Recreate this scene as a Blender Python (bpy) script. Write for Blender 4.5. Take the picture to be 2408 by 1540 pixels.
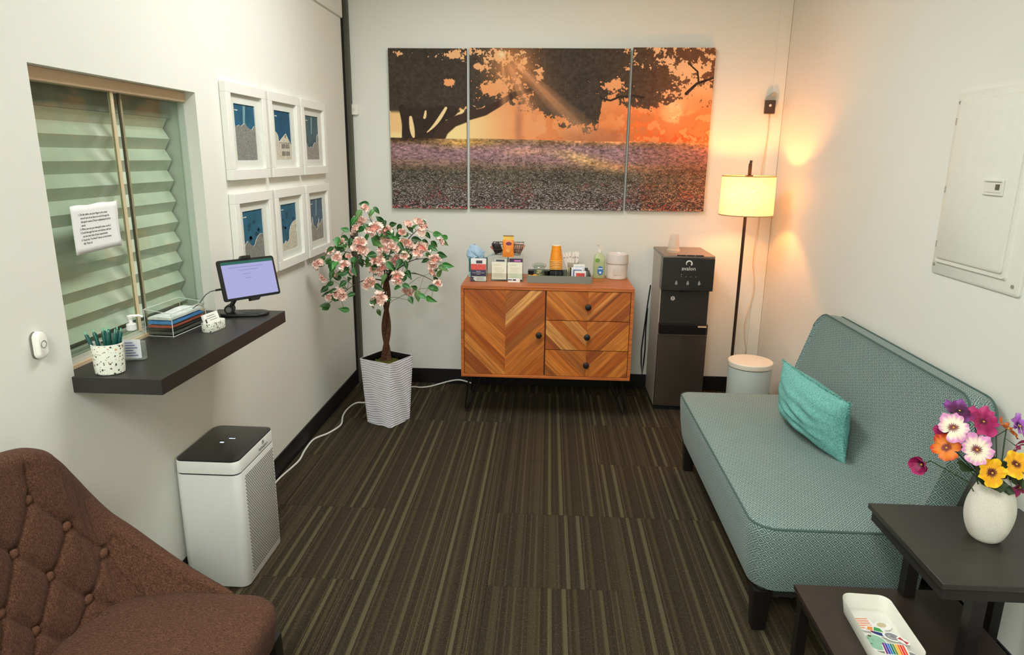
import bpy, bmesh, math, random
import numpy as np
from mathutils import Vector, Matrix
random.seed(7)
PI = math.pi
S = bpy.context.scene
for o in list(bpy.data.objects):
    bpy.data.objects.remove(o)
COL = S.collection

# ------------------------------------------------------------------ camera
Pc = np.array([1204., 770.]); vv = np.array([1124., 7100.]); vd = np.array([1293., 368.])
FPX = math.sqrt(-np.dot(vv - Pc, vd - Pc))
def _d(p):
    a = np.array([p[0] - Pc[0], -(p[1] - Pc[1]), -FPX]); return a / np.linalg.norm(a)
Zc = -_d(vv); Yc = _d(vd); Yc = Yc - Zc * np.dot(Yc, Zc); Yc /= np.linalg.norm(Yc); Xc = np.cross(Yc, Zc)
cam = bpy.data.objects.new('camera', bpy.data.cameras.new('camera')); COL.objects.link(cam)
M = Matrix([list(Xc) + [0], list(Yc) + [0], list(Zc) + [1.6], [0, 0, 0, 1]])
cam.matrix_world = M
cam.data.sensor_fit = 'HORIZONTAL'; cam.data.sensor_width = 36; cam.data.lens = FPX / 2408 * 36
cam.data.clip_start = 0.02
S.camera = cam

# ------------------------------------------------------------------ world, lights, exposure
S.view_settings.view_transform = 'Standard'; S.view_settings.look = 'None'
S.view_settings.gamma = 1.0; S.view_settings.use_curve_mapping = False
S.view_settings.exposure = 0.0
w = bpy.data.worlds.new('world'); S.world = w; w.use_nodes = True
w.node_tree.nodes['Background'].inputs[0].default_value = (0.9, 0.95, 0.85, 1)
w.node_tree.nodes['Background'].inputs[1].default_value = 0.05
def area(name, loc, sx, sy, e, col, rot=(0, 0, 0)):
    l = bpy.data.lights.new(name, 'AREA'); l.shape = 'RECTANGLE'; l.size = sx; l.size_y = sy
    l.energy = e; l.color = col
    o = bpy.data.objects.new(name, l); COL.objects.link(o); o.location = loc; o.rotation_euler = rot
    return o
CEIL = 2.8
area('ceiling_light_far', (-0.28, 2.85, CEIL - .03), .6, 1.2, 37, (.96, .99, .98))
area('ceiling_light_near', (-0.42, -0.75, CEIL - .03), .6, 1.2, 92, (.96, .99, .98))
LAMPX, LAMPY = 1.207, 4.28
def point(name, loc, e, col, r):
    l = bpy.data.lights.new(name, 'POINT'); l.energy = e; l.color = col; l.shadow_soft_size = r
    o = bpy.data.objects.new(name, l); COL.objects.link(o); o.location = loc; return o

# ------------------------------------------------------------------ materials
def srgb(r, g, b):
    f = lambda c: (c / 255 / 12.92) if c / 255 <= .04045 else ((c / 255 + .055) / 1.055) ** 2.4
    return (f(r), f(g), f(b), 1)
MATS = {}
class NT:
    def __init__(s, name):
        m = bpy.data.materials.new(name); m.use_nodes = True; s.m = m; s.t = m.node_tree
        s.b = s.t.nodes['Principled BSDF']; s.out = s.t.nodes['Material Output']
    def n(s, typ, **kw):
        n = s.t.nodes.new(typ)
        for k, v in kw.items(): setattr(n, k, v)
        return n
    def l(s, a, b): s.t.links.new(a, b)
    def math(s, op, a, b=None, c=None):
        n = s.n('ShaderNodeMath', operation=op)
        for i, x in enumerate((a, b, c)):
            if x is None: continue
            if isinstance(x, (int, float)): n.inputs[i].default_value = x
            else: s.l(x, n.inputs[i])
        return n.outputs[0]
    def mix(s, f, a, b):
        n = s.n('ShaderNodeMix', data_type='RGBA')
        for i, x in ((0, f), (6, a), (7, b)):
            if isinstance(x, (int, float)): n.inputs[i].default_value = x
            elif isinstance(x, tuple): n.inputs[i].default_value = x
            else: s.l(x, n.inputs[i])
        return n.outputs[2]
    def ramp(s, f, stops, interp='LINEAR'):
        n = s.n('ShaderNodeValToRGB'); s.l(f, n.inputs[0]); cr = n.color_ramp; cr.interpolation = interp
        while len(cr.elements) < len(stops): cr.elements.new(.5)
        for e, (p, c) in zip(cr.elements, stops): e.position = p; e.color = c
        return n.outputs[0]
    def noise(s, vec, scale, detail=3, rough=.5, dims='3D'):
        n = s.n('ShaderNodeTexNoise'); n.inputs['Scale'].default_value = scale
        n.inputs['Detail'].default_value = detail; n.inputs['Roughness'].default_value = rough
        if vec is not None: s.l(vec, n.inputs['Vector'])
        return n.outputs[0]
    def obj(s): return s.n('ShaderNodeTexCoord').outputs['Object']
    def uv(s): return s.n('ShaderNodeTexCoord').outputs['UV']
    def scale(s, v, sc):
        n = s.n('ShaderNodeMapping'); n.inputs['Scale'].default_value = sc; s.l(v, n.inputs['Vector']); return n.outputs[0]
    def bump(s, h, st=.3, dist=.002):
        n = s.n('ShaderNodeBump'); n.inputs['Strength'].default_value = st; n.inputs['Distance'].default_value = dist
        s.l(h, n.inputs['Height']); s.l(n.outputs[0], s.b.inputs['Normal'])
def plain(name, col, rough=.5, metal=0, noise=None, nscale=40, bump=0, spec=None, coat=0):
    """every surface gets slight procedural tone variation"""
    if name in MATS: return MATS[name]
    if noise is None: noise = .012 if min(col) > 150 else .06
    t = NT(name); c = srgb(*col); v = t.obj()
    f = t.noise(v, nscale, 4)
    dk = tuple(x * (1 - noise) for x in c[:3]) + (1,); lt = tuple(min(1, x * (1 + noise)) for x in c[:3]) + (1,)
    t.l(t.ramp(f, [(.3, dk), (.7, lt)]), t.b.inputs['Base Color'])
    t.b.inputs['Roughness'].default_value = rough; t.b.inputs['Metallic'].default_value = metal
    if spec is not None: t.b.inputs['Specular IOR Level'].default_value = spec
    if coat: t.b.inputs['Coat Weight'].default_value = coat
    if bump: t.bump(f, bump, .001)
    MATS[name] = t.m; return t.m
def emis(name, col, st, base=(0, 0, 0)):
    t = NT(name); t.b.inputs['Base Color'].default_value = srgb(*base)
    t.b.inputs['Emission Color'].default_value = srgb(*col); t.b.inputs['Emission Strength'].default_value = st
    return t.m
def glassy(name, col, refl=.08, rough=.03, tint=.9):
    t = NT(name); t.t.nodes.remove(t.b)
    tr = t.n('ShaderNodeBsdfTransparent'); tr.inputs[0].default_value = srgb(*col)
    gl = t.n('ShaderNodeBsdfGlossy'); gl.inputs['Roughness'].default_value = rough
    lw = t.n('ShaderNodeLayerWeight'); lw.inputs[0].default_value = .5
    mx = t.n('ShaderNodeMixShader'); t.l(t.math('MULTIPLY_ADD', t.math('POWER', lw.outputs['Facing'], 5), .7, refl * .55), mx.inputs[0])
    t.l(tr.outputs[0], mx.inputs[1]); t.l(gl.outputs[0], mx.inputs[2]); t.l(mx.outputs[0], t.out.inputs[0])
    return t.m
def milky(name, col, alpha):
    """translucent plastic: part see-through, part diffuse"""
    t = NT(name); t.b.inputs['Base Color'].default_value = srgb(*col); t.b.inputs['Roughness'].default_value = .25
    t.b.inputs['Alpha'].default_value = alpha
    return t.m
def attr_mat(name, rough=.6, at='Col'):
    t = NT(name); a = t.n('ShaderNodeAttribute', attribute_name=at)
    t.l(a.outputs['Color'], t.b.inputs['Base Color']); t.b.inputs['Roughness'].default_value = rough
    t.b.inputs['Specular IOR Level'].default_value = .15
    t.bump(t.noise(t.obj(), 900, 2), .15, .0004)
    return t.m

WALL = None
def mk_wall():
    t = NT('painted_drywall'); v = t.obj()
    f = t.noise(v, 1.2, 3)
    t.l(t.ramp(f, [(.3, srgb(228, 228, 217)), (.7, srgb(232, 232, 223))]), t.b.inputs['Base Color'])
    t.b.inputs['Roughness'].default_value = .62; t.b.inputs['Specular IOR Level'].default_value = .3
    t.bump(t.noise(v, 90, 4), .12, .001); return t.m
WALL = mk_wall()
def mk_carpet():
    t = NT('striped_carpet'); v = t.obj()
    rnd = t.n('ShaderNodeObjectInfo').outputs['Random']
    sp = t.n('ShaderNodeSeparateXYZ'); t.l(v, sp.inputs[0])
    pick = t.math('MULTIPLY', t.math('FLOOR', t.math('MULTIPLY', rnd, 4.99)), .0731)
    x = t.math('ADD', sp.outputs[0], pick)
    def stripe(scale, off):
        cb = t.n('ShaderNodeCombineXYZ'); t.l(t.math('FLOOR', t.math('MULTIPLY', t.math('ADD', x, off), scale)), cb.inputs[0])
        wn = t.n('ShaderNodeTexWhiteNoise'); t.l(cb.outputs[0], wn.inputs['Vector']); return wn.outputs['Value']
    s1 = stripe(72, 0.0); s2 = stripe(230, 3.1)
    base = t.ramp(s1, [(0, srgb(62, 52, 39)), (.25, srgb(78, 66, 49)), (.45, srgb(68, 60, 45)), (.6, srgb(92, 80, 58)), (.72, srgb(60, 52, 40)), (.84, srgb(112, 105, 77)), (.95, srgb(128, 120, 90))], 'CONSTANT')
    thin = t.ramp(s2, [(0, srgb(50, 42, 32)), (.35, srgb(76, 66, 49)), (.6, srgb(62, 53, 40)), (.85, srgb(116, 106, 78))], 'CONSTANT')
    c = t.mix(.36, base, thin)
    pile = t.noise(t.scale(v, (700, 260, 1)), 1.0, 3, .7)
    c2 = t.mix(t.math('MULTIPLY', pile, .9), c, srgb(26, 22, 17))
    gl = t.noise(t.scale(v, (900, 90, 1)), 1.0, 2)
    c3 = t.mix(t.math('MULTIPLY', t.math('GREATER_THAN', gl, .62), .35), c2, srgb(128, 120, 92))
    hs = t.n('ShaderNodeHueSaturation'); t.l(c3, hs.inputs['Color']); hs.inputs['Saturation'].default_value = 1.0
    t.l(t.math('ADD', 1.06, t.math('MULTIPLY', rnd, .08)), hs.inputs['Value'])
    t.l(hs.outputs[0], t.b.inputs['Base Color'])
    t.b.inputs['Roughness'].default_value = .95; t.b.inputs['Specular IOR Level'].default_value = .1
    t.bump(pile, .6, .003); return t.m
def mk_wood(name, cols, along=0, sc=1.0):
    t = NT(name); v = t.uv()
    rnd = t.n('ShaderNodeObjectInfo').outputs['Random']
    mp = t.n('ShaderNodeMapping'); t.l(v, mp.inputs[0])
    cb = t.n('ShaderNodeCombineXYZ'); t.l(t.math('MULTIPLY', rnd, 91), cb.inputs[0]); t.l(t.math('MULTIPLY', rnd, 47), cb.inputs[1])
    t.l(cb.outputs[0], mp.inputs['Location'])
    g = t.noise(t.scale(mp.outputs[0], (3 * sc, 60 * sc, 1)), 1.0, 5, .6)
    g2 = t.noise(t.scale(mp.outputs[0], (1.6 * sc, 9 * sc, 1)), 1.0, 2, .5)
    tone = t.ramp(rnd, cols, 'LINEAR')
    dark = t.mix(t.ramp(g, [(.38, (1, 1, 1, 1)), (.60, (0, 0, 0, 1))]), tone, srgb(118, 50, 14))
    c = t.mix(.55, tone, dark)
    c = t.mix(t.math('MULTIPLY', t.ramp(g2, [(.55, (0, 0, 0, 1)), (.75, (1, 1, 1, 1))]), .55), c, srgb(120, 58, 22))
    t.l(c, t.b.inputs['Base Color']); t.b.inputs['Roughness'].default_value = .42
    t.bump(g, .08, .0006); return t.m
def mk_weave(name, dark, light, cell=.022, rings=3):
    """concentric diamond jacquard in box-projected UV metres"""
    t = NT(name); v = t.uv()
    sp = t.n('ShaderNodeSeparateXYZ'); t.l(v, sp.inputs[0])
    def tri(a): return t.math('ABSOLUTE', t.math('SUBTRACT', t.math('FRACT', t.math('MULTIPLY', a, 1 / cell)), .5))
    a = t.math('ADD', sp.outputs[0], sp.outputs[1]); b = t.math('SUBTRACT', sp.outputs[0], sp.outputs[1])
    p = t.math('MAXIMUM', tri(a), tri(b))
    s_ = t.math('COSINE', t.math('MULTIPLY', p, 2 * PI * rings * 2))
    f = t.math('MULTIPLY_ADD', s_, .5, .5)
    wv = t.noise(t.scale(v, (1500, 1500, 1)), 1.0, 2, .6)
    f2 = t.math('ADD', t.math('MULTIPLY', f, .62), t.math('MULTIPLY', wv, .38))
    c = t.ramp(f2, [(.25, dark), (.75, light)])
    big = t.noise(v, 9, 3)
    c = t.mix(t.math('MULTIPLY', big, .22), c, dark)
    t.l(c, t.b.inputs['Base Color']); t.b.inputs['Roughness'].default_value = .8
    t.b.inputs['Specular IOR Level'].default_value = .25; t.b.inputs['Sheen Weight'].default_value = .12
    t.bump(f2, .35, .0008); return t.m
def mk_felt(name, c1, c2, c3, sc=500):
    t = NT(name); v = t.obj()
    a = t.noise(v, sc, 3, .7); b = t.noise(t.scale(v, (1, 3, 1)), sc * .35, 2, .6)
    f = t.math('ADD', t.math('MULTIPLY', a, .6), t.math('MULTIPLY', b, .4))
    t.l(t.ramp(f, [(.36, c1), (.5, c2), (.64, c3)]), t.b.inputs['Base Color'])
    t.b.inputs['Roughness'].default_value = .92; t.b.inputs['Specular IOR Level'].default_value = .15
    t.b.inputs['Sheen Weight'].default_value = .03
    t.bump(f, .6, .0015); return t.m
def mk_terrazzo():
    t = NT('terrazzo'); v = t.obj()
    vo = t.n('ShaderNodeTexVoronoi', feature='F1'); vo.inputs['Scale'].default_value = 150; vo.inputs['Randomness'].default_value = 1
    wp = t.n('ShaderNodeVectorMath', operation='ADD'); t.l(v, wp.inputs[0])
    nn = t.n('ShaderNodeTexNoise'); nn.inputs['Scale'].default_value = 160; t.l(v, nn.inputs['Vector'])
    sc = t.n('ShaderNodeVectorMath', operation='SCALE'); t.l(nn.outputs['Color'], sc.inputs[0]); sc.inputs['Scale'].default_value = .006
    t.l(sc.outputs[0], wp.inputs[1]); t.l(wp.outputs[0], vo.inputs['Vector'])
    sep = t.n('ShaderNodeSeparateColor'); t.l(vo.outputs['Color'], sep.inputs[0])
    size = t.math('MULTIPLY', sep.outputs[0], .52)
    inside = t.math('LESS_THAN', vo.outputs['Distance'], size)
    cc = t.ramp(sep.outputs[1], [(0, srgb(62, 64, 52)), (.3, srgb(150, 160, 140)), (.5, srgb(200, 165, 125)), (.62, srgb(60, 62, 50)), (.78, srgb(186, 182, 150)), (.9, srgb(120, 110, 90))], 'CONSTANT')
    t.l(t.mix(inside, srgb(232, 234, 220), cc), t.b.inputs['Base Color']); t.b.inputs['Roughness'].default_value = .35
    return t.m
def mk_shade():
    t = NT('linen_lampshade'); t.t.nodes.remove(t.b); v = t.uv()
    a = t.noise(t.scale(v, (40, 900, 1)), 1.0, 2, .6); b = t.noise(t.scale(v, (900, 40, 1)), 1.0, 2, .6)
    f = t.math('MAXIMUM', a, b)
    c = t.ramp(f, [(.5, srgb(250, 243, 222)), (.72, srgb(190, 160, 112))])
    df = t.n('ShaderNodeBsdfDiffuse'); tl = t.n('ShaderNodeBsdfTranslucent')
    t.l(c, df.inputs[0]); t.l(c, tl.inputs[0])
    mx = t.n('ShaderNodeMixShader'); mx.inputs[0].default_value = .22
    t.l(df.outputs[0], mx.inputs[1]); t.l(tl.outputs[0], mx.inputs[2]); t.l(mx.outputs[0], t.out.inputs[0])
    return t.m

# ------------------------------------------------------------------ mesh builder
class MB:
    def __init__(s): s.v = []; s.f = []; s.mi = []; s.cur = 0
    def add(s, vs, fs):
        b = len(s.v); s.v += [tuple(map(float, v)) for v in vs]
        for f in fs: s.f.append([b + i for i in f]); s.mi.append(s.cur)
        return s
    def mat(s, i): s.cur = i; return s
    def box(s, x0, x1, y0, y1, z0, z1):
        return s.add([(x0, y0, z0), (x1, y0, z0), (x1, y1, z0), (x0, y1, z0), (x0, y0, z1), (x1, y0, z1), (x1, y1, z1), (x0, y1, z1)],
                     [(0, 3, 2, 1), (4, 5, 6, 7), (0, 1, 5, 4), (1, 2, 6, 5), (2, 3, 7, 6), (3, 0, 4, 7)])
    def prism(s, poly, a, b, axis='z'):
        """poly 2D counter-clockwise; extruded from a to b along axis (z: xy, y: xz, x: yz)"""
        n = len(poly)
        def P(p, h):
            return (p[0], p[1], h) if axis == 'z' else ((p[0], h, p[1]) if axis == 'y' else (h, p[0], p[1]))
        vs = [P(p, a) for p in poly] + [P(p, b) for p in poly]
        fs = [tuple(range(n - 1, -1, -1)), tuple(range(n, 2 * n))] + [(i, (i + 1) % n, n + (i + 1) % n, n + i) for i in range(n)]
        if axis == 'y': fs = [tuple(reversed(f)) for f in fs]
        return s.add(vs, fs)
    def frustum(s, poly0, z0, poly1, z1, cap=True):
        n = len(poly0); vs = [(p[0], p[1], z0) for p in poly0] + [(p[0], p[1], z1) for p in poly1]
        fs = [(i, (i + 1) % n, n + (i + 1) % n, n + i) for i in range(n)]
        if cap: fs += [tuple(range(n - 1, -1, -1)), tuple(range(n, 2 * n))]
        return s.add(vs, fs)
    def loft(s, rings, cap0=True, cap1=True, closed=True):
        n = len(rings[0]); vs = [p for r in rings for p in r]; fs = []
        for k in range(len(rings) - 1):
            for i in range(n if closed else n - 1):
                j = (i + 1) % n; fs.append((k * n + i, k * n + j, (k + 1) * n + j, (k + 1) * n + i))
        if cap0: fs.append(tuple(range(n - 1, -1, -1)))
        if cap1: fs.append(tuple(range((len(rings) - 1) * n, len(rings) * n)))
        return s.add(vs, fs)
    def lathe(s, prof, n=32, c=(0, 0), cap0=True, cap1=True, sx=1, sy=1):
        rings = [[(c[0] + r * sx * math.cos(2 * PI * i / n), c[1] + r * sy * math.sin(2 * PI * i / n), z) for i in range(n)] for r, z in prof]
        return s.loft(rings, cap0, cap1)
    def cyl(s, p0, p1, r, n=12, r1=None):
        return s.tube([p0, p1], [r, r if r1 is None else r1], n)
    def tube(s, pts, r, n=8, cap=True):
        pts = [Vector(p) for p in pts]; rr = r if isinstance(r, (list, tuple)) else [r] * len(pts)
        rings = []; up = None
        for i, p in enumerate(pts):
            t = (pts[min(i + 1, len(pts) - 1)] - pts[max(i - 1, 0)]).normalized()
            if up is None:
                up = Vector((0, 0, 1)) if abs(t.z) < .9 else Vector((1, 0, 0))
            a = t.cross(up).normalized(); b = a.cross(t).normalized(); up = b
            rings.append([tuple(p + (a * math.cos(2 * PI * k / n) + b * math.sin(2 * PI * k / n)) * rr[i]) for k in range(n)])
        return s.loft(rings, cap, cap)
    def sphere(s, c, r, n=14, m=9, sx=1, sy=1, sz=1):
        prof = [(max(1e-4, math.sin(PI * k / m)) * r, -math.cos(PI * k / m) * r) for k in range(m + 1)]
        rings = [[(c[0] + a * sx * math.cos(2 * PI * i / n), c[1] + a * sy * math.sin(2 * PI * i / n), c[2] + z * sz) for i in range(n)] for a, z in prof]
        return s.loft(rings)
    def xf(s, mtx, start=0):
        for i in range(start, len(s.v)): s.v[i] = tuple(mtx @ Vector(s.v[i]))
        return s
    def mesh(s, name, mats, smooth=True, ang=35, uv=True):
        me = bpy.data.meshes.new(name); me.from_pydata(s.v, [], s.f)
        for m in (mats if isinstance(mats, (list, tuple)) else [mats]): me.materials.append(m)
        me.polygons.foreach_set('material_index', s.mi)
        bm = bmesh.new(); bm.from_mesh(me); bmesh.ops.recalc_face_normals(bm, faces=bm.faces); bm.to_mesh(me); bm.free()
        if uv: box_uv(me)
        if smooth:
            me.polygons.foreach_set('use_smooth', [True] * len(me.polygons)); me.set_sharp_from_angle(angle=math.radians(ang))
        me.update(); return me
def box_uv(me):
    n = len(me.loops); vi = np.empty(n, 'i'); me.loops.foreach_get('vertex_index', vi)
    co = np.empty(len(me.vertices) * 3, 'f'); me.vertices.foreach_get('co', co); co = co.reshape(-1, 3)
    nf = len(me.polygons); nr = np.empty(nf * 3, 'f'); me.polygons.foreach_get('normal', nr); nr = np.abs(nr.reshape(-1, 3))
    lt = np.empty(nf, 'i'); me.polygons.foreach_get('loop_total', lt)
    ax = np.argmax(nr * np.array([1, 1, 1.001]), 1); axl = np.repeat(ax, lt); c = co[vi]
    u = np.where(axl == 0, c[:, 1], c[:, 0]); v = np.where(axl == 2, c[:, 1], c[:, 2])
    uvl = me.uv_layers.new(name='UVMap'); uvl.data.foreach_set('uv', np.stack([u, v], 1).astype('f').ravel())
def rect(x0, x1, y0, y1, r, n=5):
    """rounded rectangle polygon, ccw; r may be a 4-tuple (x0y0, x1y0, x1y1, x0y1)"""
    rs = r if isinstance(r, (list, tuple)) else (r,) * 4
    out = []
    for (cx, cy, a0, q) in ((x0, y0, PI, 0), (x1, y0, 1.5 * PI, 1), (x1, y1, 0, 2), (x0, y1, .5 * PI, 3)):
        rr = max(rs[q], 1e-4); sx = 1 if cx == x0 else -1; sy = 1 if cy == y0 else -1
        ox, oy = cx + sx * rr, cy + sy * rr
        for k in range(n + 1):
            a = a0 + .5 * PI * k / n; out.append((ox + rr * math.cos(a), oy + rr * math.sin(a)))
    return out
def scl(poly, k, c=None):
    if c is None: c = (sum(p[0] for p in poly) / len(poly), sum(p[1] for p in poly) / len(poly))
    return [(c[0] + (p[0] - c[0]) * k, c[1] + (p[1] - c[1]) * k) for p in poly]
def ins(poly, d):
    xs = [p[0] for p in poly]; ys = [p[1] for p in poly]; cx = (min(xs) + max(xs)) / 2; cy = (min(ys) + max(ys)) / 2
    hx = (max(xs) - min(xs)) / 2; hy = (max(ys) - min(ys)) / 2
    return [(cx + (p[0] - cx) * (hx - d) / hx, cy + (p[1] - cy) * (hy - d) / hy) for p in poly]
def softblock(mb, poly, z0, z1, r=.01, n=4, r0=None):
    r0 = r if r0 is None else r0; rings = []
    for k in range(n + 1):
        a = .5 * PI * k / n; rings.append((ins(poly, r0 * (1 - math.sin(a))) if r0 > 0 else poly, z0 + r0 * (1 - math.cos(a))))
    for k in range(n + 1):
        a = .5 * PI * k / n; rings.append((ins(poly, r * (1 - math.cos(a))) if r > 0 else poly, z1 - r * (1 - math.sin(a))))
    return mb.loft([[(p[0], p[1], z) for p in q] for q, z in rings])

# ------------------------------------------------------------------ objects
def put(name, me, parent=None, loc=(0, 0, 0), rot=(0, 0, 0), label=None, bevel=0, cat=None, group=None, kind=None):
    o = bpy.data.objects.new(name, me); COL.objects.link(o); o.parent = parent; o.location = loc; o.rotation_euler = rot
    if label: o['label'] = label
    if cat: o['category'] = cat
    if group: o['group'] = group
    if kind: o['kind'] = kind
    if bevel:
        m = o.modifiers.new('bevel', 'BEVEL'); m.width = bevel; m.segments = 2; m.limit_method = 'ANGLE'; m.angle_limit = math.radians(40)
    return o
def part(name, mb, mat, parent, smooth=True, **kw):
    return put(name, mb.mesh(name, mat, smooth), parent, **kw)
def thing(name, label, cat, loc=(0, 0, 0), rz=0, group=None):
    o = bpy.data.objects.new(name, None); COL.objects.link(o); o.empty_display_size = .05
    o.location = loc; o.rotation_euler = (0, 0, rz); o['label'] = label; o['category'] = cat
    if group: o['group'] = group
    return o
def struct(name, mb, mat, parent=None, **kw):
    return put(name, mb.mesh(name, mat), parent, kind='structure', **kw)
def dup(root, loc=None, rot=None, label=None):
    r = root.copy(); COL.objects.link(r)
    if loc is not None: r.location = loc
    if rot is not None: r.rotation_euler = rot
    if label: r['label'] = label
    for ch in list(root.children):
        c = ch.copy(); COL.objects.link(c); c.parent = r
        for g in list(ch.children):
            d = g.copy(); COL.objects.link(d); d.parent = c
    return r
RX, RB, RR = (PI / 2, 0, PI / 2), (PI / 2, 0, 0), (PI / 2, 0, -PI / 2)
def text(s, size, mat, parent, loc, rot, name='lettering', align='CENTER', ext=.0002, line=1.0, xs=1.0):
    cu = bpy.data.curves.new('t', 'FONT'); cu.body = s; cu.size = size; cu.align_x = align; cu.extrude = ext
    cu.space_line = line; cu.resolution_u = 2
    o = bpy.data.objects.new('t', cu); COL.objects.link(o)
    me = bpy.data.meshes.new_from_object(o.evaluated_get(bpy.context.evaluated_depsgraph_get()))
    bpy.data.objects.remove(o); bpy.data.curves.remove(cu)
    me.materials.clear(); me.materials.append(mat); me.name = name
    r = put(name, me, parent, loc, rot); r.scale = (xs, 1, 1); return r

XL, XR, YB, YF = -1.344, 1.483, 4.648, -1.5
black = plain('black_rubber', (16, 14, 14), .5)
white = plain('white_satin', (238, 237, 228), .35)
blackpl = plain('black_plastic', (20, 20, 20), .35)
ink = plain('dark_ink', (60, 60, 66), .7)
chrome = plain('steel', (190, 190, 190), .25, 1)
clear = glassy('clear_acrylic', (249, 251, 249), .06)

# ================================================================== STRUCTURE
CARPET = mk_carpet()
fl = struct('floor', MB().box(XL - .16, XR + .1, YF, YB + .1, -.05, -.006), black)
tw, tl = .5, .55
tile_me = {}
ky = 0
for i in range(-3, 4):
    x0 = max(-.2 + tw * i, XL); x1 = min(-.2 + tw * (i + 1), XR)
    if x1 - x0 < .02: continue
    for j in range(-3, 6):
        y0 = 2.28 + tl * (j - 1); y1 = min(y0 + tl, YB)
        if y1 <= .3: continue
        key = (round(x1 - x0, 3), round(y1 - y0, 3))
        if key not in tile_me:
            g = .0006; a, b = key
            tile_me[key] = MB().box(g, a - g, g, b - g, -.006, 0).mesh('carpet_tile', CARPET, False)
        put('carpet_tile', tile_me[key], fl, (x0, y0, 0))
far_me = MB().box(XL, XR, YF, .08, -.006, 0).mesh('carpet_strip', CARPET, False)
put('carpet_strip', far_me, fl, (0, 0, 0))

WY0, WY1, WZ0, WZ1 = 1.783, 2.634, .928, 1.818
m = MB(); T = .16
m.box(XL - T, XL, YF, WY0, 0, CEIL); m.box(XL - T, XL, WY1, YB, 0, CEIL)
m.box(XL - T, XL, WY0, WY1, 0, WZ0); m.box(XL - T, XL, WY0, WY1, WZ1, CEIL)
m.box(XL - T - .03, XL - T, WY0 - .1, WY1 + .1, WZ0 - .1, WZ1 + .1)
put('wall_left', m.mesh('wall_left', WALL, False), kind='structure')
put('wall_back', MB().box(XL - T, XR + .1, YB, YB + .1, 0, CEIL).mesh('w', WALL, False), kind='structure')
put('wall_right', MB().box(XR, XR + .1, YF, YB, 0, CEIL).mesh('w', WALL, False), kind='structure')
put('wall_front', MB().box(XL - T, XR + .1, YF - .1, YF, 0, CEIL).mesh('w', WALL, False), kind='structure')
put('ceiling', MB().box(XL - T, XR + .1, YF - .1, YB + .1, CEIL, CEIL + .1).mesh('w', plain('ceiling_white', (225, 223, 210), .9), False), kind='structure')
BB = plain('black_vinyl_base', (17, 14, 16), .42, bump=.05)
def base(name, *b):
    put(name, MB().box(*b).mesh('b', BB), kind='structure', bevel=.003)
base('baseboard_back', XL + .03, XR, YB - .008, YB, 0, .108)
base('baseboard_left', XL, XL + .008, YF, YB - .05, 0, .108)
base('baseboard_right', XR - .008, XR, YF, YB - .008, 0, .108)
olive = plain('dark_olive_metal', (78, 74, 60), .5)
put('trim_1', MB().box(XL + .004, XL + .034, YB - .045, YB, 0, CEIL).mesh('t', olive), kind='structure', bevel=.003)
put('gap_shade_strip', MB().box(XL, XL + .004, YB - .075, YB, 0, CEIL).mesh('t', plain('painted_gap_shade', (26, 23, 18), .7)), kind='structure')  # black strip paints the shade of the gap beside the post
put('trim_3', MB().box(XL, XL + .014, YF, YB - .075, 2.432, CEIL).mesh('t', WALL), kind='structure', bevel=.002)
put('trim_4', MB().box(1.405, XR, YB - .006, YB, .108, CEIL).mesh('t', WALL), kind='structure', bevel=.002)
put('corner_seam_shade', MB().box(XR - .0025, XR, YB - .0075, YB - .0055, .108, CEIL).mesh('t', plain('shadow_gap', (176, 152, 116), .8)), kind='structure')  # thin strip, shade of the corner seam put into its colour

# window with sliding glass and pleated shade
wood = plain('header_track_brown', (214, 186, 154), .5)
alu = plain('track_aluminium', (206, 206, 192), .35)
GL = glassy('green_window_glass', (240, 246, 241), .08)
win = thing('window_1', 'x', 'x', (-1.40, (WY0 + WY1) / 2, WZ0)); del win['label']; del win['category']; win['kind'] = 'structure'
def wp(name, mb, mat, **kw):
    mb.xf(Matrix.Translation(-win.location)); return part(name, mb, mat, win, **kw)
wp('header_track', MB().box(-1.425, -1.383, WY0, WY1, 1.782, WZ1), wood, bevel=.002, label='brown header track')
wp('sill_track', MB().box(-1.425, -1.392, WY0, WY1, .975, .992).box(-1.400, -1.394, WY0, WY1, .992, 1.004).box(-1.417, -1.411, WY0, WY1, .992, 1.004), alu)
wp('sill_board', MB().box(-1.392, -1.384, WY0, WY1, .975, .985), wood)
p1 = wp('glass_panel', MB().box(-1.399, -1.395, WY0 + .003, 2.19, 1.0, 1.785), GL)
p2 = wp('glass_panel', MB().box(-1.416, -1.412, 2.255, WY1 - .003, 1.0, 1.785), GL)
wp('edge_strip', MB().box(-1.402, -1.392, 2.19, 2.203, 1.0, 1.785), plain('cream_edge', (214, 196, 160), .4))
wp('edge_strip', MB().box(-1.418, -1.410, 2.262, 2.274, 1.0, 1.785), plain('olive_edge', (150, 146, 112), .4))
wp('edge_strip', MB().box(-1.412, -1.409, 2.252, 2.262, 1.0, 1.785), plain('dark_edge', (60, 58, 44), .5))
wp('jamb_strip', MB().box(-1.42, -1.39, WY1 - .006, WY1, 1.0, 1.785), plain('jamb_grey', (190, 200, 186), .4))
prof = []
zt, per, amp = 1.725, .078, .026
k = 0; z = zt
while z > .985:
    prof.append((-1.462 + (0 if k % 2 else amp) - amp / 2, z)); z -= per * (.5); k += 1
m = MB(); n = len(prof)
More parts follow.
